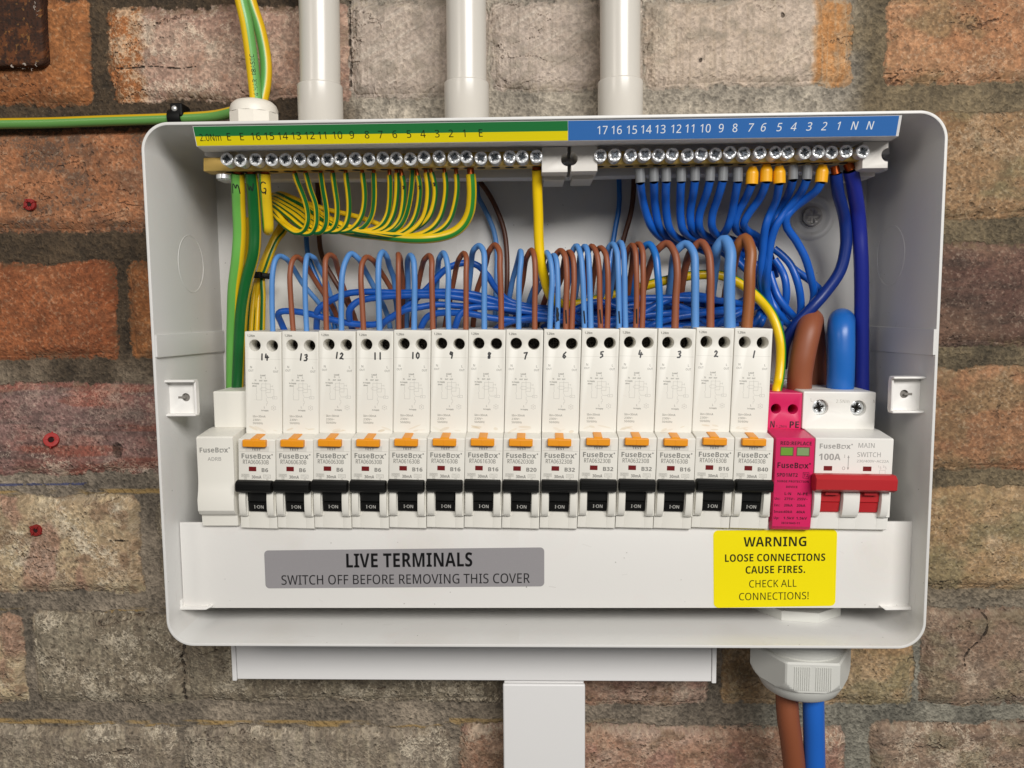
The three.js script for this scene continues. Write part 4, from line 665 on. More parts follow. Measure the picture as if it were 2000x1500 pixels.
{
  const z = 24, q = at(497, 236, z), yt = at(497, 197, z)[1], yn = at(497, 222, z)[1], x = q[0], t = thing('cable_gland', 'small white domed gland on top of the enclosure at the left', 'cable gland', [x, YT, z]);
  add('dome', lathe([[0, yt], [6.5, yt], [9.4, yt - .9], [11.2, yt - 2.6], [11.9, yt - 4.6], [12.0, yn - .5]], x, 0, z), glandWhite, t);
  const s = new THREE.Shape(); for (let i = 0; i < 10; i++) { const a = i * Math.PI / 5; i ? s.lineTo(12.4 * Math.cos(a), 12.4 * Math.sin(a)) : s.moveTo(12.4, 0); } s.closePath();
  const g = new THREE.ExtrudeGeometry(s, { depth: yn - YT - 1.3, bevelEnabled: true, bevelThickness: .4, bevelSize: .4, bevelOffset: -.4, bevelSegments: 2 }); g.rotateX(-Math.PI / 2).translate(x, YT + .5, z);
  add('nut', toCreasedNormals(g, .4), glandWhite, t);
  const P1 = survey([[502, 212, 25], [497, 165, 26], [490, 105, 28], [481, 45, 30], [471, 0, 31], [460, -60, 32], [452, -130, 32]]), f1 = frames(P1, 2);
  const c1 = thing('earth_cable', 'printed green and yellow cable rising from the white gland, front one', 'cable', P1[0]);
  const m1 = stripes('#e3bc10', '#6aa95a', 0.34, 0.70);
  add('insulation', tube(null, 3.15, { fr: f1, seg: 24 }), m1, c1);
  const tg = new TextGeometry('4 HAR    BASEC', { font, size: 2.2, depth: .03, curveSegments: 3 }); tg.translate(0, -1.1, 0);
  add('print', onTube(f1, 3.15, 5.5, tg, .4), inkBlack, c1);
  const tri = strokes(f1, 3.17, 5.5 + 10.6, [[[0, -.9], [0, .9], [2.0, 0], [0, -.9]]].map((l) => l.flatMap((p, i, A) => (i ? [[(p[0] + A[i - 1][0]) / 2, (p[1] + A[i - 1][1]) / 2], p] : [p]))), .13, .4);
  add('print', tri, inkBlack, c1);
  const P2 = survey([[508, 212, 22], [518, 165, 20], [519, 120, 19], [508, 60, 20], [489, 0, 22], [478, -60, 22], [470, -130, 22]]);
  add('insulation', tube(P2, 3.0, { seg: 20, step: 2 }), stripes('#dfb510', '#5fa04e', 0.22, 0.45), thing('earth_cable', 'green and yellow cable rising from the white gland, behind the printed one', 'cable', P2[0]));
  const P3 = survey([[-160, 246, 4], [-80, 244, 3], [0, 241.5, 3], [90, 240, 3], [200, 236, 3.5], [345, 231, 4], [420, 226, 7], [462, 217, 13], [490, 214, 20]]);
  const m3 = stripes('#cfa818', '#669c50', 0.46, 0.66);
  add('insulation', tube(P3, 2.85, { seg: 20, step: 3 }), m3, thing('earth_cable', 'green and yellow cable running along the wall from the left', 'cable', P3[0]));
  const cq = at(343, 224, 6), cl = thing('cable_clip', 'black clip with a nail holding the cable to the wall', 'cable clip', [cq[0], cq[1], WALL]);
  const arc = new THREE.Shape(); arc.absarc(0, 0, 4.4, -.9, Math.PI + .9, false); arc.absarc(0, 0, 3.0, Math.PI + .9, -.9, true); arc.closePath();
  const cc = at(345, 231, 4), ag = new THREE.ExtrudeGeometry(arc, { depth: 6.4, bevelEnabled: true, bevelThickness: .3, bevelSize: .3, bevelSegments: 2, curveSegments: 16 }); ag.rotateZ(-Math.PI / 2).rotateY(-Math.PI / 2).rotateX(0).translate(cc[0] + 3.2, cc[1], cc[2]);
  const nb = at(341, 211, 9);
  add('hook', [toCreasedNormals(ag, .5), box(nb[0] - 3.2, nb[1] - 4, -2.5, nb[0] + 3.6, nb[1] + 3.2, 8, 1.2), box(nb[0] + 2, nb[1] - 4.5, -2.5, nb[0] + 8.5, nb[1] - .3, 3.5, 1.2)], blackMatt, cl);
  add('nail', lathe([[0, 1.1], [1.0, .9], [1.5, .3], [1.5, 0]], 0, 0, 0, 20).rotateX(Math.PI / 2).translate(nb[0] - .6, nb[1], 8.0), std('#d9d9d6', .35, { metalness: .6 }), cl);
}
// wall plugs, and the rusty block in the corner
[[60, 400, 'red wall plug in the sooty orange brick left of the enclosure', 12.5], [102, 860, 'red wall plug sticking out of the purple brick', 16], [72, 1035, 'red wall plug in the cream brick', 13]].forEach(([px, py, label, rp], i) => {
  const p = at(px, py, WALL), r = rp / 3.5, t = thing('wall_plug', label, 'wall plug', [p[0], p[1], WALL]);
  const m = phy(['#8c1d1a', '#a01f19', '#861c17'][i], .6), s = new THREE.Shape(); s.absarc(0, 0, r * .9, 0, Math.PI * 2, false); s.holes.push(hole(0, 0, r * .36));
  const g = plate(s, -4, 1.6 + i % 2 * .8, .3, 14), fins = [];
  for (let k = 0; k < 4; k++) { const b = box(r * .38, -.35, -3, r * (1.05 - .12 * (k % 2)), .35, 2.1 + (k % 2) * .5, .2); b.rotateZ(k * Math.PI / 2 + .5 + i); fins.push(b); }
  const all = merge([g, ...fins]); if (i === 1) all.rotateX(-.35).rotateY(.3);
  add('collar', all.translate(p[0], p[1], WALL), m, t);
  add('bore', new THREE.CylinderGeometry(r * .37, r * .37, .5, 16).rotateX(Math.PI / 2).translate(p[0], p[1], WALL + .9 + (i % 2) * .5), std('#2a0d0a', .9), t);
});
{
  const a = at(-90, 130, 4), b = at(72, -90, 4), t = thing('rusty_block', 'dark rusty block with flaking white edges standing off the wall in the upper left corner', 'rusty block', [(a[0] + b[0]) / 2, a[1], WALL]);
  const n = 256, d = new Uint8Array(n * n * 4), h = new Uint8Array(n * n);
  for (let y = 0; y < n; y++) for (let x = 0; x < n; x++) { const k = y * n + x, f = fbm(x / 22, y / 22, 401, 5), g = fbm(x / 5, y / 5, 411, 3), o = sm(.68, .8, fbm(x / 9, y / 9, 431, 3)); let c = mixc([58, 31, 14], [98, 55, 24], sm(.4, .65, f)); c = mixc(c, [30, 18, 11], sm(.5, .7, g) * .6); c = mixc(c, [170, 125, 60], o * .5); for (let q = 0; q < 3; q++) d[k * 4 + q] = c[q]; d[k * 4 + 3] = 255; h[k] = 255 * Math.min(1, f * .5 + g * .5); }
  const m = std('#ffffff', .85, { map: data(d, n, n, true), bumpMap: data(h, n, n), bumpScale: .0008 });
  const g = plate(rrect(a[0], a[1], b[0], b[1], 4), -4, 4, 1.3, 14, .8); const p = g.attributes.position, u = g.attributes.uv; for (let i = 0; i < p.count; i++) u.setXY(i, (p.getX(i) + p.getZ(i)) / 50, (p.getY(i) + p.getZ(i)) / 50);
  add('face', g, m, t);
  const fl = []; const path = [[70, 0], [72, 20], [78, 40], [80, 60], [78, 78], [82, 95], [81, 108], [74, 122], [62, 132], [50, 131], [36, 129], [16, 128]];
  for (let i = 0; i < 46; i++) { const k = rnd() * (path.length - 1.01), j = Math.floor(k), f = k - j, X = path[j][0] + (path[j + 1][0] - path[j][0]) * f + (rnd() - .5) * 7, Y = path[j][1] + (path[j + 1][1] - path[j][1]) * f + (rnd() - .5) * 7, q = at(X, Y, X > 72 || Y > 128 ? .4 : 4.1), l = .6 + rnd() * 1.6, w = .10 + rnd() * (Y > 120 && X < 50 && X > 18 ? .5 : .16), an = rnd() * 6.3; fl.push(tube([[q[0], q[1], q[2] - .2], [q[0] + Math.cos(an) * l * .5, q[1] + Math.sin(an) * l * .5, q[2] + .25], [q[0] + Math.cos(an + .8) * l, q[1] + Math.sin(an + .8) * l, q[2] - .1]], w, { seg: 5, step: .5 })); }
  const fm = add('flaking_edge', fl, std('#a79b90', .9), t); fm.userData.kind = 'stuff';
}
// ---------------------------------------------------------------- wiring
const q1 = (x, y) => [x, y], q2 = (x, y) => [420 + x / 3.7037, 290 + y / 3.7037], q3 = (x, y) => [900 + x / 4.4125, 320 + y / 4.4125], q4 = (x, y) => [1220 + x / 3.26, 320 + y / 3.26];
// depth along a path: [fraction, z] stops
const zAt = (stops, f) => { for (let i = 0; i + 1 < stops.length; i++) if (f <= stops[i + 1][0]) { const [a, za] = stops[i], [b, zb] = stops[i + 1]; return za + (zb - za) * sm(0, 1, (f - a) / (b - a)); } return stops[stops.length - 1][1]; };
const path = (Q, list, stops) => list.map(([x, y], i) => { const p = Q(x, y); return at(p[0], p[1], zAt(stops, i / (list.length - 1))); });
function wire(name, label, category, group, pts, r, mat, o = {}) {
  const t = thing(name, label, category, pts[0], group), f = frames(pts, o.step || 1.4);
  add('insulation', tube(null, r, { fr: f, seg: o.seg || 14, phase: o.phase || 0, twist: o.twist || 0 }), mat, t);
  return [t, f];
}
const loopZ = [[0, 50], [.22, 50], [.45, 43], [.7, 26], [1, 12]];
const fromTop = (list) => list;
const LOOPS = [
  ['b', 14, q2, [[418, 1325], [416, 1100], [416, 900], [435, 800], [470, 776], [510, 795], [560, 860], [640, 990], [760, 1130], [810, 1230], [850, 1370]], 1.3],
  ['n', 14, q2, [[566, 1325], [552, 1100], [545, 900], [560, 810], [592, 782], [630, 805], [660, 850], [750, 990], [850, 1150], [900, 1260], [930, 1370]], 1.3],
  ['b', 13, q2, [[663, 1325], [655, 1100], [650, 900], [660, 800], [680, 773], [710, 790], [740, 840], [800, 960], [850, 1100], [890, 1250], [910, 1370]], 1.3],
  ['n', 13, q2, [[806, 1325], [800, 1100], [795, 900], [805, 800], [830, 767], [860, 790], [890, 870], [930, 1000], [980, 1150], [1020, 1260], [1040, 1370]], 1.35],
  ['b', 12, q2, [[915, 1325], [912, 1100], [920, 920], [940, 820], [985, 762], [1035, 795], [1080, 870], [1130, 960], [1180, 1060], [1240, 1200], [1280, 1370]], 1.4],
  ['n', 12, q2, [[1075, 1325], [1064, 1100], [1055, 950], [1065, 830], [1098, 781], [1140, 810], [1180, 860], [1240, 950], [1290, 1060], [1330, 1200], [1350, 1370]], 1.35],
  ['b', 11, q2, [[1190, 1325], [1188, 1100], [1185, 900], [1192, 790], [1210, 753], [1235, 780], [1260, 850], [1295, 950], [1310, 1080], [1320, 1230], [1330, 1370]], 1.45],
  ['n', 11, q2, [[1330, 1325], [1329, 1100], [1328, 900], [1326, 800], [1328, 766], [1335, 790], [1345, 860], [1355, 960], [1360, 1080], [1365, 1230], [1370, 1370]], 1.3],
  ['b', 10, q2, [[1440, 1325], [1440, 1100], [1440, 920], [1432, 810], [1415, 770], [1400, 795], [1395, 860], [1395, 960], [1395, 1080], [1390, 1230], [1385, 1370]], 1.45],
  ['n', 10, q2, [[1576, 1325], [1572, 1100], [1570, 920], [1568, 810], [1548, 771], [1522, 800], [1500, 860], [1475, 970], [1455, 1090], [1430, 1230], [1410, 1370]], 1.4],
  ['b', 9, q2, [[1691, 1325], [1688, 1100], [1684, 900], [1672, 790], [1650, 757], [1625, 790], [1612, 850], [1605, 960], [1600, 1080], [1590, 1230], [1580, 1370]], 1.4],
  ['n', 9, q2, [[1815, 1325], [1819, 1100], [1820, 900], [1815, 790], [1795, 755], [1768, 790], [1745, 860], [1725, 960], [1700, 1090], [1670, 1230], [1650, 1370]], 1.35],
  ['b', 8, q3, [[203, 1440], [204, 1200], [203, 900], [195, 760], [158, 702], [115, 740], [92, 840], [80, 950], [65, 1100], [50, 1250], [40, 1400]], 1.45],
  ['n', 8, q3, [[348, 1440], [345, 1200], [338, 900], [330, 760], [290, 702], [245, 750], [215, 860], [175, 980], [140, 1100], [120, 1250], [105, 1400]], 1.45],
  ['b', 7, q3, [[498, 1440], [502, 1200], [506, 1000], [518, 800], [515, 749], [500, 790], [480, 870], [450, 1000], [425, 1130], [400, 1260], [380, 1400]], 1.4],
  ['n', 7, q3, [[637, 1440], [640, 1200], [642, 1000], [635, 800], [605, 748], [575, 790], [555, 870], [535, 1000], [510, 1130], [480, 1260], [460, 1400]], 1.4],
  ['b', 6, q3, [[766, 1440], [775, 1200], [784, 1000], [770, 830], [742, 765], [722, 800], [700, 880], [660, 1000], [610, 1130], [570, 1260], [540, 1400]], 1.4, 'left'],
  ['b', 6, q3, [[831, 1440], [838, 1200], [840, 1000], [828, 840], [800, 785], [775, 820], [745, 900], [700, 1020], [640, 1140], [600, 1260], [570, 1400]], 1.3, 'right'],
  ['n', 6, q3, [[905, 1440], [912, 1200], [912, 950], [895, 800], [855, 745], [820, 790], [800, 880], [780, 1000], [740, 1130], [690, 1260], [650, 1400]], 1.5, 'left'],
  ['n', 6, q3, [[955, 1440], [967, 1200], [978, 1000], [965, 810], [938, 757], [905, 800], [885, 880], [860, 1000], [810, 1130], [770, 1260], [740, 1400]], 1.4, 'right'],
  ['b', 5, q3, [[1066, 1440], [1058, 1200], [1048, 950], [1035, 790], [1000, 709], [962, 760], [945, 860], [930, 1000], [910, 1130], [890, 1260], [870, 1400]], 1.4, 'left'],
  ['b', 5, q3, [[1121, 1440], [1114, 1200], [1106, 920], [1098, 780], [1070, 711], [1040, 750], [1020, 860], [1005, 1000], [985, 1130], [970, 1260], [950, 1400]], 1.4, 'right'],
  ['n', 5, q3, [[1206, 1440], [1200, 1200], [1188, 900], [1170, 770], [1133, 709], [1105, 750], [1090, 860], [1075, 1000], [1060, 1130], [1045, 1260], [1030, 1400]], 1.4, 'left'],
  ['n', 5, q3, [[1261, 1440], [1266, 1200], [1263, 900], [1245, 775], [1205, 722], [1175, 750], [1155, 860], [1140, 1000], [1125, 1130], [1110, 1260], [1100, 1400]], 1.4, 'right'],
  ['b', 4, q3, [[1363, 1440], [1360, 1200], [1352, 900], [1342, 760], [1308, 690], [1270, 740], [1252, 860], [1235, 1000], [1215, 1130], [1200, 1260], [1180, 1400]], 1.45, 'left'],
  ['b', 4, q3, [[1421, 1440], [1418, 1200], [1412, 900], [1402, 740], [1375, 680], [1345, 720], [1325, 850], [1310, 1000], [1290, 1130], [1270, 1260], [1255, 1400]], 1.4, 'right'],
  ['n', 4, q3, [[1506, 1440], [1512, 1200], [1514, 900], [1505, 750], [1472, 697], [1435, 745], [1415, 860], [1400, 1000], [1380, 1130], [1360, 1260], [1345, 1400]], 1.4, 'left'],
  ['n', 4, q3, [[1561, 1440], [1568, 1200], [1573, 900], [1562, 745], [1530, 685], [1495, 725], [1475, 860], [1460, 1000], [1440, 1130], [1420, 1260], [1405, 1400]], 1.4, 'right'],
  ['m', 3, q4, [[219, 1050], [219, 860], [214, 690], [200, 580], [160, 515], [118, 530], [90, 590], [60, 690], [45, 800], [35, 920], [30, 1040]], 1.75],
  ['n', 3, q4, [[320, 1050], [326, 860], [331, 690], [318, 570], [268, 508], [215, 540], [180, 610], [140, 720], [110, 830], [85, 940], [70, 1040]], 1.8],
  ['b', 2, q4, [[449, 1050], [451, 860], [450, 690], [435, 570], [385, 508], [335, 545], [312, 620], [295, 730], [280, 830], [265, 940], [255, 1040]], 1.95],
  ['n', 2, q4, [[546, 1050], [549, 860], [549, 690], [535, 565], [487, 503], [435, 535], [400, 610], [375, 730], [360, 830], [350, 940], [345, 1040]], 1.9],
  ['b', 1, q4, [[671, 1050], [671, 860], [668, 690], [672, 560], [632, 488], [585, 545], [570, 630], [560, 740], [550, 840], [540, 940], [530, 1040]], 2.75],
  ['n', 1, q4, [[776, 1050], [788, 860], [797, 690], [806, 550], [765, 476], [715, 530], [690, 620], [670, 740], [650, 840], [640, 940], [630, 1040]], 2.75],
];
const marks = new Set(['b6right', 'n6left', 'b5left', 'n5left', 'b4left', 'n4left']);
LOOPS.forEach(([c, n, Q, list, r, side]) => {
  const col = c === 'n' ? (n === 1 ? brownOld : brown) : c === 'm' ? blueMid : blueLight, cn = c === 'n' ? 'brown' : c === 'm' ? 'strong blue' : 'light blue';
  const label = `${n < 4 ? 'thick ' : ''}${cn} wire looping into the ${ORD[14 - n]} breaker, marked ${n}${side ? `, ${side} of its pair` : ''}`;
  const [t, f] = wire('circuit_wire', label, 'wire', 'wires looping into the tops of the breakers', path(Q, list.map(([x, y], i) => (i > 0 && i < list.length - 1 ? [x + (rnd() - .5) * 9, y + (rnd() - .5) * 9] : [x, y])), loopZ), r, col, { seg: r > 2 ? 20 : 14 });
  if (marks.has(c + n + (side || ''))) add('pen_mark', strokes(f, r, 0, c === 'b' && n === 6 ? [[[5, .1], [8, .5], [11, -.1]], [[5, -.5], [8, .3], [11.5, .5]], [[4.5, .5], [7.5, -.3], [11, .4]]] : [[[3.6, -.2], [7, 0], [9 + rnd() * 2.5, .15]]], .42), inkBlack, t);
});
// yellow earth from the bar to the surge device
{
  const P = [...path(q3, [[655, 50], [657, 95], [660, 250], [668, 450], [672, 650], [690, 850], [725, 1000], [760, 1110], [830, 1190], [960, 1210]], [[0, 51], [.5, 44], [.72, 40], [1, 22]]), ...path(q4, [[0, 815], [120, 780], [250, 745], [380, 718], [500, 705], [620, 712], [740, 765], [860, 862], [945, 975], [990, 1120], [993, 1280], [978, 1400], [970, 1430], [966, 1475]], [[0, 20], [.4, 24], [.7, 38], [1, 46]])];
  const [t] = wire('earth_wire', 'thick yellow earth wire arching from the earth bar to the pink device', 'wire', undefined, P, 2.45, earthYellow, { seg: 20, phase: -.04 });
  const q = P[0]; add('bare_copper', tube([[q[0], q[1] + 4, q[2]], [q[0], q[1] - .4, q[2]]], 2.2, { seg: 12, step: 1 }), copper, t);
}
// main switch tails
wire('supply_tail', 'thick brown tail bending into the main switch', 'cable', undefined, survey([[1561, 772, 36], [1562, 735, 38], [1569, 690, 39], [1579, 645, 37], [1584, 626, 30], [1586, 640, 20], [1590, 700, 15], [1591, 800, 14]]), 6.0, brown, { seg: 28 });
wire('supply_tail', 'thick blue tail bending into the main switch', 'cable', undefined, survey([[1640, 772, 36], [1642, 735, 38], [1643, 680, 39], [1643, 641, 37], [1644, 627, 29], [1646, 641, 19], [1648, 700, 15], [1648, 800, 14]]), 6.5, phy('#1c63b4', .34), { seg: 28 });
// earth wires on the brass bar
const bare = (t, P, r, mat = copper) => { const a = P[0], b = P[1], d = v(a).sub(v(b)).normalize(); add('bare_copper', tube([[a[0] + d.x * 3.4, a[1] + d.y * 3.4 + .3, a[2]], [a[0] - d.x * .4, a[1] - d.y * .4, a[2]]], r * .72, { seg: 10, step: 1 }), mat, t); };
{
  const big = (label, list, st, r, mat, ph, tw = 0) => { const P = path(q2, list, st), [t, f] = wire('earth_wire', label, 'wire', 'thick earth wires at the left of the earth bar', P, r, mat, { seg: 22, phase: ph, twist: tw }); bare(t, P, r); return [t, f, r]; };
  const zs = [[0, 51], [.4, 42], [1, 30]];
  const M = big('thick light green and yellow earth wire marked M, leftmost on the brass bar', [[165, 182], [168, 280], [172, 420], [178, 600], [165, 800], [140, 1000], [132, 1200], [128, 1400], [126, 1800]], zs, 3.2, stripes('#e0b818', '#64a94a', .36, .58), 0);
  const Wc = big('thick dark green earth wire marked W with a yellow edge, second on the brass bar', [[260, 182], [272, 280], [282, 420], [290, 600], [280, 760], [230, 950], [195, 1150], [180, 1370], [160, 1800]], [[0, 51], [.4, 43], [1, 34]], 2.95, stripes('#d3ab14', '#0b5c26', .58, .61), 0);
  const G = big('short yellow earth wire marked G bending back behind the others', [[360, 182], [364, 280], [372, 400], [382, 520], [385, 575], [384, 590], [380, 560], [375, 480]], [[0, 51], [.5, 41], [.7, 38], [.85, 30], [1, 18]], 2.7, stripes('#e5c21c', '#4f9a3c', .18, .66), 0);
  const pen = (o, l, s0, a0 = 0) => add('pen_mark', strokes(o[1], o[2], s0, l, .30, a0), inkBlack, o[0]);
  pen(M, [[[9, -1.8], [4.5, -1.4], [5.2, -.6], [6.5, 0], [4.6, .6], [5.5, 1.3], [8.6, 2.0]]], 0); pen(Wc, [[[4.5, -1.4], [7.4, -.8], [5.4, 0], [7.6, .7], [4.2, 1.5]]], 0); pen(G, [[[4.2, 1.2], [3.6, 0], [4.6, -1.3], [7, -1.6], [8.4, -.4], [7.8, 1.0], [6.4, .9], [6.4, .1]], [[7.5, 1], [9, .8]]], 0);
  const X = path(q2, [[240, 500], [238, 650], [225, 800], [190, 980], [165, 1150], [150, 1400], [150, 1800]], [[0, 30], [1, 24]]);
  wire('earth_wire', 'yellow earth wire half hidden between the ones marked M and W', 'wire', undefined, X, 2.4, earthB, { seg: 16, phase: .3 });
  const E = [
    [[575, 178], [590, 230], [615, 290], [650, 380], [670, 470], [668, 540], [640, 595], [590, 610], [530, 580], [470, 530], [425, 480]],
    [[655, 175], [670, 230], [690, 300], [725, 400], [735, 500], [728, 560], [700, 608], [650, 618], [580, 590], [500, 530], [425, 440]],
    [[765, 175], [772, 230], [782, 300], [800, 400], [808, 490], [800, 560], [770, 602], [715, 608], [640, 580], [540, 500], [425, 410]],
    [[850, 175], [858, 230], [868, 300], [882, 400], [882, 490], [868, 555], [835, 592], [770, 600], [680, 560], [560, 470], [430, 385]],
    [[945, 175], [950, 230], [960, 300], [968, 400], [965, 480], [945, 550], [905, 592], [830, 600], [720, 555], [600, 460], [440, 370]],
    [[1065, 175], [1072, 230], [1080, 300], [1080, 390], [1065, 470], [1030, 540], [970, 590], [880, 595], [760, 545], [620, 440], [460, 350]],
    [[1148, 175], [1150, 230], [1152, 300], [1150, 390], [1138, 470], [1105, 540], [1045, 590], [950, 598], [820, 540], [660, 430], [480, 335]],
    [[1262, 190], [1265, 240], [1265, 310], [1260, 400], [1245, 480], [1205, 550], [1130, 592], [1020, 590], [860, 530], [690, 420], [490, 330]],
    [[1313, 175], [1316, 230], [1315, 310], [1305, 410], [1280, 500], [1235, 570], [1150, 605], [1020, 600], [880, 580], [700, 480], [500, 345]],
    [[1352, 195], [1362, 240], [1366, 310], [1358, 420], [1335, 510], [1280, 580], [1190, 612], [1050, 605], [900, 560], [700, 450], [500, 340]],
    [[1428, 155], [1425, 230], [1418, 310], [1400, 420], [1375, 500], [1330, 570], [1240, 615], [1100, 610], [920, 560], [720, 450], [510, 345]],
    [[1465, 195], [1478, 250], [1480, 320], [1468, 420], [1440, 510], [1390, 580], [1300, 622], [1140, 610], [950, 560], [740, 460], [510, 350]],
    [[1525, 175], [1535, 240], [1540, 320], [1528, 430], [1500, 510], [1440, 580], [1340, 630], [1160, 615], [960, 570], [740, 470], [510, 360]],
    [[1565, 175], [1583, 240], [1592, 310], [1580, 410], [1550, 490], [1500, 545], [1410, 590], [1250, 570], [1050, 500], [800, 440], [520, 350]],
    [[1660, 175], [1668, 240], [1668, 320], [1650, 430], [1620, 510], [1560, 580], [1450, 628], [1250, 620], [1030, 590], [780, 500], [510, 380]],
    [[1745, 185], [1750, 240], [1748, 320], [1728, 430], [1695, 520], [1635, 585], [1520, 630], [1310, 625], [1080, 600], [800, 510], [510, 390]],
  ];
  const ord = ['first', 'second', 'third', 'fourth', 'fifth', 'sixth', 'seventh', 'eighth', 'ninth', 'tenth', 'eleventh', 'twelfth', 'thirteenth', 'fourteenth', 'fifteenth', 'sixteenth'];
  E.forEach((l, i) => {
    const le = l[l.length - 1]; l = [...l, [(le[0] + 385) / 2, le[1] + 4], [385, le[1] + 16]];
    const P = path(q2, l, [[0, 52], [.35, 44 + i * .25], [.62, 41 + i * .35 - (i === 13 ? 8 : 0)], [.8, 30], [1, 9 + (i % 4) * 1.6]]);
    const [t, f] = wire('earth_wire', `thin yellow and green earth wire bending left, ${ord[i]} from the left under the bar`, 'wire', 'thin earth wires under the brass bar', P, 1.33, i % 2 ? earthB : earthA, { phase: [0, .03, -.10, .04, .02, .05, -.12, .02, .03, .05, -.09, .02, .06, .08, .02, .06][i], twist: (rnd() - .5) * .3 });
    bare(t, P, 1.33); if ([9, 11, 13].includes(i)) add('pen_mark', strokes(f, 1.33, 4.6, [[[0, -.35], [.8, .1], [1.6, -.2]], [[0, .2], [.8, .4], [1.5, .1]]], .35), inkBlack, t);
  });
  const P = path(q2, [[1850, 185], [1855, 250], [1856, 350], [1842, 460], [1800, 545], [1730, 605], [1620, 640], [1450, 652], [1200, 630], [960, 600], [760, 530], [520, 410]], [[0, 52], [.4, 46], [.65, 47], [.85, 30], [1, 10]]);
  const [t] = wire('earth_wire', 'thicker yellow and green earth wire sweeping along the underside of the bundle', 'wire', undefined, P, 2.45, stripes('#d9b50c', '#2a8030', .13, .44), { seg: 20, phase: .0 }); bare(t, P, 2.4);
  // the bundle goes down behind the thick wires
  for (let i = 0; i < 6; i++) {
    const o = i - 2.5, l = [[505 + o * 3, 470 + o * 22], [495 + o * 4, 560 + o * 14], [440 + o * 6, 650 + o * 4], [385 + o * 8, 770], [345 + o * 8, 880], [325 + o * 8, 940], [308 + o * 16, 1060], [298 + o * 19, 1200], [292 + o * 20, 1340], [290 + o * 20, 1500]];
    wire('earth_wire', `yellow and green earth wire dropping through the cable tie, ${ord[i]} from the left`, 'wire', 'bundled earth wires at the left', path(q2, l, [[0, 12], [.4, 16 + (i % 3) * 2], [1, 20 + (i % 2) * 3]]), 1.4, i % 2 ? earthA : earthB, { phase: i * .17 });
  }
  const c = at(...q2(322, 918), 20), tie = thing('cable_tie', 'black cable tie round the earth wires at the left', 'cable tie', c);
  add('band', [new THREE.TorusGeometry(5.6, .8, 8, 40).scale(1.25, .8, 1.9).rotateX(Math.PI / 2).rotateZ(-.1).translate(c[0], c[1], c[2]), box(c[0] - 3, c[1] - 1.6, c[2] + 3.2, c[0] + 3, c[1] + 1.6, c[2] + 7, .6)], blackMatt, tie);
}
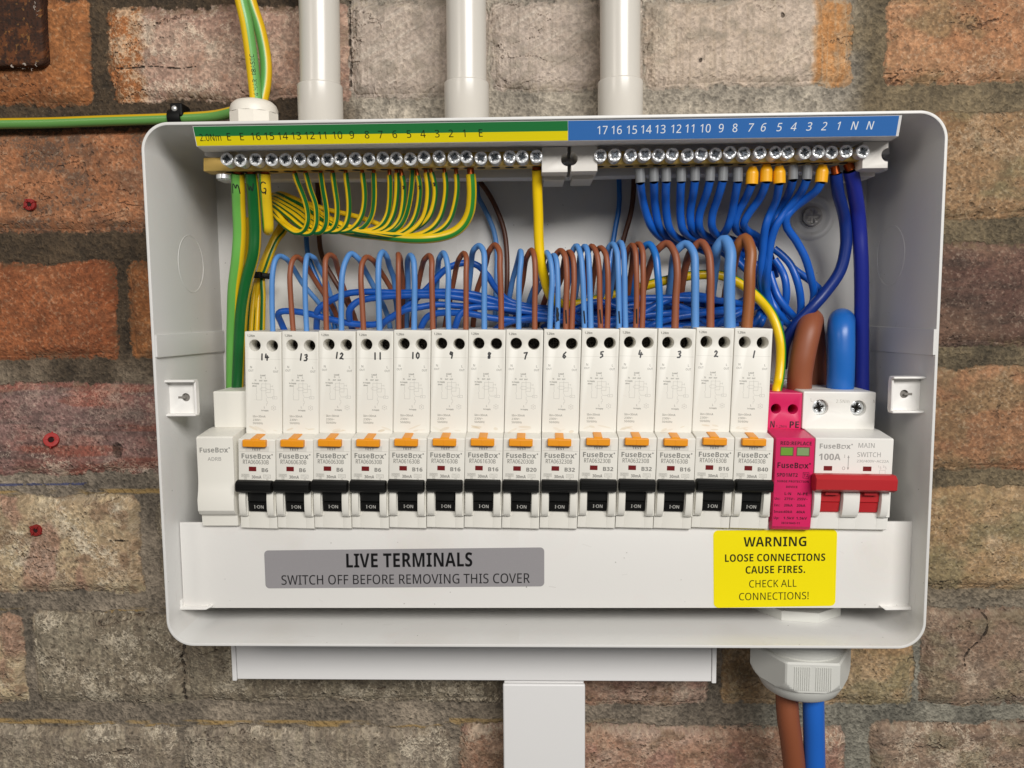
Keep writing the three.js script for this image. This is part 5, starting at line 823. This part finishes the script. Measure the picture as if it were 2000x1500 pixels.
// neutral fly leads with ferrules
{
  const N = [
    [[100, 118], [104, 160], [115, 225], [135, 310], [165, 390], [210, 450], [260, 485], [330, 505], [420, 520], [520, 560]],
    [[187, 112], [188, 160], [191, 230], [200, 310], [215, 385], [250, 445], [310, 482], [400, 500], [500, 520], [600, 570]],
    [[265, 112], [262, 170], [262, 250], [268, 330], [285, 410], [325, 465], [390, 493], [470, 500], [560, 520], [650, 580]],
    [[360, 112], [356, 170], [354, 250], [355, 330], [368, 410], [405, 455], [470, 478], [560, 490], [640, 520], [720, 590]],
    [[448, 107], [440, 170], [428, 240], [418, 310], [422, 385], [450, 440], [505, 468], [580, 480], [660, 510], [740, 580]],
    [[543, 107], [528, 170], [500, 250], [478, 320], [473, 390], [495, 440], [545, 470], [610, 485], [690, 520], [760, 590]],
    [[625, 107], [608, 170], [582, 250], [560, 320], [555, 390], [580, 445], [630, 470], [700, 490], [770, 530], [820, 610]],
    [[720, 112], [710, 170], [695, 250], [680, 330], [660, 395], [630, 450], [610, 490], [640, 540], [720, 600], [790, 680]],
    [[810, 127], [792, 175], [760, 240], [720, 315], [703, 380], [720, 430], [780, 460], [840, 490], [880, 560], [900, 660]],
    [[900, 112], [885, 165], [850, 235], [795, 310], [760, 375], [780, 425], [840, 460], [890, 510], [930, 600], [960, 720]],
    [[985, 122], [978, 170], [960, 245], [930, 310], [900, 390], [886, 480], [878, 570], [868, 660], [870, 760], [900, 880]],
    [[1072, 97], [1058, 150], [1030, 220], [985, 305], [950, 380], [930, 470], [915, 570], [900, 680], [895, 800], [910, 920]],
    [[1160, 97], [1140, 150], [1100, 215], [1030, 300], [970, 385], [935, 480], [918, 590], [908, 700], [905, 820], [940, 940]],
    [[1252, 115], [1225, 165], [1160, 220], [1080, 280], [1030, 340], [1032, 400], [1095, 495], [1150, 600], [1185, 720], [1205, 850], [1170, 960]],
  ];
  const ord = ['first', 'second', 'third', 'fourth', 'fifth', 'sixth', 'seventh', 'eighth', 'ninth', 'tenth', 'eleventh', 'twelfth', 'thirteenth', 'fourteenth'], yel = new Set([8, 9, 10, 13]);
  N.forEach((l, i) => {
    const P = path(q4, l, [[0, 53], [.35, 40 - (i === 11 ? 6 : 0)], [.7, i > 9 ? 34 : 26], [1, i > 9 ? 24 : 14]]), y = yel.has(i);
    const [t, f] = wire('neutral_wire', `blue neutral wire with ${y ? 'a yellow' : 'a grey'} sleeve, ${ord[i]} from the left under the blue label`, 'wire', 'blue wires with sleeves under the neutral bar', P, 1.95, blueDeep, { seg: 18 });
    const d = v(P[0]).sub(v(P[1])).normalize(), a = v(P[0]).addScaledVector(d, -.3), b = v(P[0]).addScaledVector(new V3(d.x * .3, 1, 0).normalize(), y ? 7.8 : 6.2);
    const R0 = y ? 2.9 : 2.35, fr = frames([a.toArray(), a.clone().lerp(b, .5).toArray(), b.toArray()], .5), g = tube(null, R0, { fr, seg: 20 });
    if (y) { const p = g.attributes.position; for (let k = 0; k < p.count; k++) { const s = new V3(p.getX(k), p.getY(k), p.getZ(k)).sub(a).dot(b.clone().sub(a).normalize()) / a.distanceTo(b), w = 1 - .35 * sm(.62, 1, s), c0 = a.clone().lerp(b, s); p.setXYZ(k, c0.x + (p.getX(k) - c0.x) * w, p.getY(k), c0.z + (p.getZ(k) - c0.z) * w); } g.computeVertexNormals(); }
    add('ferrule_sleeve', g, y ? yellowSleeve : greySleeve, t);
  });
  // loose neutral leads behind them
  [[[950, 540], [1000, 580], [1055, 640], [1090, 720], [1112, 800], [1122, 880], [1118, 960], [1090, 1030]], [[955, 610], [990, 660], [1020, 730], [1030, 830], [1015, 930], [985, 1030]], [[925, 690], [945, 760], [980, 850], [1030, 920], [1085, 985], [1110, 1040]], [[915, 780], [930, 850], [965, 930], [1010, 990], [1060, 1035]], [[1060, 655], [1110, 695], [1170, 735], [1215, 775], [1245, 810], [1230, 870], [1180, 930]], [[715, 615], [760, 660], [810, 715], [865, 790], [900, 860], [930, 950]], [[870, 930], [850, 980], [825, 1015], [800, 1040]], [[890, 950], [870, 1010], [850, 1040]], [[930, 900], [960, 1000], [1000, 1080], [1010, 1200]], [[760, 560], [830, 640], [870, 740], [920, 840], [960, 900], [1040, 1000]]].forEach((l, i) => wire('neutral_wire', `loose deep blue wire tangled between the breakers and the main switch, ${['topmost', 'second', 'third', 'fourth', 'rightmost', 'sixth', 'seventh', 'eighth', 'ninth', 'tenth'][i]} of the tangle`, 'wire', 'blue wires tangled above the pink device', path(q4, l, [[0, 24 - i], [.5, 28 - i], [1, 22 - i]]), 1.9, blueDeep));
  // and the ones that wander left behind the loops
  const B = [
    [[557.7, 650], [549, 630], [543.5, 615], [548, 609], [571, 608], [609, 614], [650, 625], [690, 632.5], [739, 632.5], [771, 617], [803, 592], [838, 560], [868, 528], [900, 514.5], [930, 517], [952, 538], [968, 562], [990, 585], [1030, 598], [1090, 604], [1160, 610], [1250, 612], [1350, 610], [1440, 600]],
    [[618, 652], [619, 625], [622, 604], [644, 588], [676, 574], [717, 570], [771, 572], [825, 571], [879, 570], [920, 574], [960, 584], [1000, 596], [1060, 606], [1140, 604], [1230, 597], [1320, 590], [1420, 600]],
    [[690, 648], [683, 625], [683, 605], [697, 590], [717, 584], [771, 578], [830, 577], [890, 580], [950, 592], [1010, 606], [1090, 614], [1200, 606], [1300, 600], [1400, 590]],
    [[820, 650], [823, 638], [836, 618], [862, 611], [886, 611], [920, 613], [960, 621], [1010, 625], [1080, 622], [1180, 620], [1300, 622], [1440, 618]],
    [[738, 648], [752, 628], [790, 606], [820, 600], [852, 595], [906, 598], [960, 600], [1020, 612], [1100, 618], [1200, 615], [1300, 606], [1430, 610]],
    [[886, 652], [890, 636], [900, 612], [920, 601], [955, 600], [1000, 604], [1060, 614], [1150, 625], [1260, 626], [1380, 620], [1450, 610]],
    [[960, 650], [985, 632], [1030, 622], [1100, 626], [1190, 632], [1290, 634], [1390, 630], [1450, 622]], [[1100, 650], [1150, 634], [1220, 620], [1300, 612], [1400, 606], [1450, 590]], [[1240, 655], [1270, 636], [1310, 622], [1370, 612], [1430, 606], [1470, 596]], [[1380, 655], [1400, 634], [1440, 612], [1480, 598], [1510, 590]], [[1150, 600], [1220, 585], [1290, 582], [1360, 584], [1430, 590], [1490, 600]], [[1095, 598], [1130, 622], [1180, 636], [1240, 620], [1290, 592], [1350, 576], [1410, 590], [1470, 622]], [[1230, 650], [1255, 610], [1300, 590], [1345, 606], [1385, 630], [1440, 634]], [[1060, 640], [1110, 612], [1165, 590], [1215, 604], [1260, 630], [1330, 640], [1400, 612], [1465, 580]],
  ];
  B.forEach((l, i) => wire('neutral_wire', `deep blue wire running behind the loops, reaching ${['furthest left', 'left with the top crossing', 'left with a tight bend', 'the middle with a low bend', 'the middle under the others', 'near breaker eight', 'near breaker seven', 'near breaker six', 'near breaker four', 'near breaker two', 'along the top on the right', 'the right end in a wave', 'the third breaker in a hook', 'the right end in a double wave'][i]}`, 'wire', 'blue wires behind the loops', path(q1, l, [[0, 22], [.12, 31 + (i % 3) * 2], [.5, 30 + (i % 4) * 1.6], [1, 16]]), 1.7, blueDeep));
  // two thick dark blue ones at the right end
  let P = path(q4, [[1345, 62], [1350, 120], [1362, 200], [1385, 280], [1402, 360], [1410, 450], [1408, 530], [1372, 680], [1285, 810], [1180, 930], [1080, 1040], [1020, 1150], [1000, 1300]], [[0, 51], [.4, 36], [.75, 34], [1, 24]]);
  let [t] = wire('neutral_wire', 'thick navy blue wire curving down from the second last screw', 'wire', undefined, P, 2.85, navy, { seg: 20 }); bare(t, P, 2.8);
  P = path(q4, [[1438, 38], [1452, 100], [1468, 200], [1483, 300], [1494, 420], [1503, 560], [1508, 720], [1509, 900], [1509, 1100], [1510, 1300], [1512, 1460]], [[0, 51], [.4, 36], [1, 28]]);
  [t] = wire('neutral_wire', 'thick indigo wire dropping straight down at the right end', 'wire', undefined, P, 3.5, indigo, { seg: 24 }); bare(t, P, 3.3);
}
// leads that come down the back
[['blue', q3, [[135, 130], [150, 280], [190, 360], [225, 430], [260, 510], [282, 570], [305, 680], [312, 800], [308, 950], [300, 1150], [295, 1350]], 'down from behind the earth bar, beside a dark brown one', blueLight], ['dark brown', q3, [[130, 60], [158, 140], [215, 220], [270, 310], [325, 430], [358, 520], [382, 620], [396, 760], [400, 900], [396, 1120], [390, 1350]], 'down from behind the earth bar, beside a blue one', brownDark], ['blue', q3, [[1362, 60], [1365, 200], [1366, 320], [1355, 430], [1335, 540], [1312, 680], [1290, 820], [1270, 1000], [1260, 1350]], 'down the back right of the centre', blueMid], ['dark brown', q3, [[1490, 60], [1490, 200], [1478, 350], [1455, 470], [1420, 590], [1385, 720], [1350, 860], [1320, 1050], [1310, 1350]], 'down the back right of the centre', brownDark], ['blue', q2, [[640, 400], [655, 520], [660, 640], [668, 740], [690, 830], [740, 950], [800, 1080], [850, 1200], [880, 1400]], 'down the back behind the thin earth wires', blueMid], ['dark brown', q2, [[740, 200], [748, 380], [752, 620], [765, 740], [800, 840], [850, 930], [920, 1050], [990, 1200], [1040, 1400]], 'down the back behind the thin earth wires', brownDark]].forEach(([c, Q, l, w, m]) => wire('circuit_wire', `${c} wire coming ${w}`, 'wire', undefined, path(Q, l, [[0, 6], [.5, 8], [1, 12]]), 1.35, m));

for (const o of scene.children) if (o.isGroup) o.traverse((m) => { if (m.isMesh) m.castShadow = m.receiveShadow = true; });
renderer.render(scene, camera);
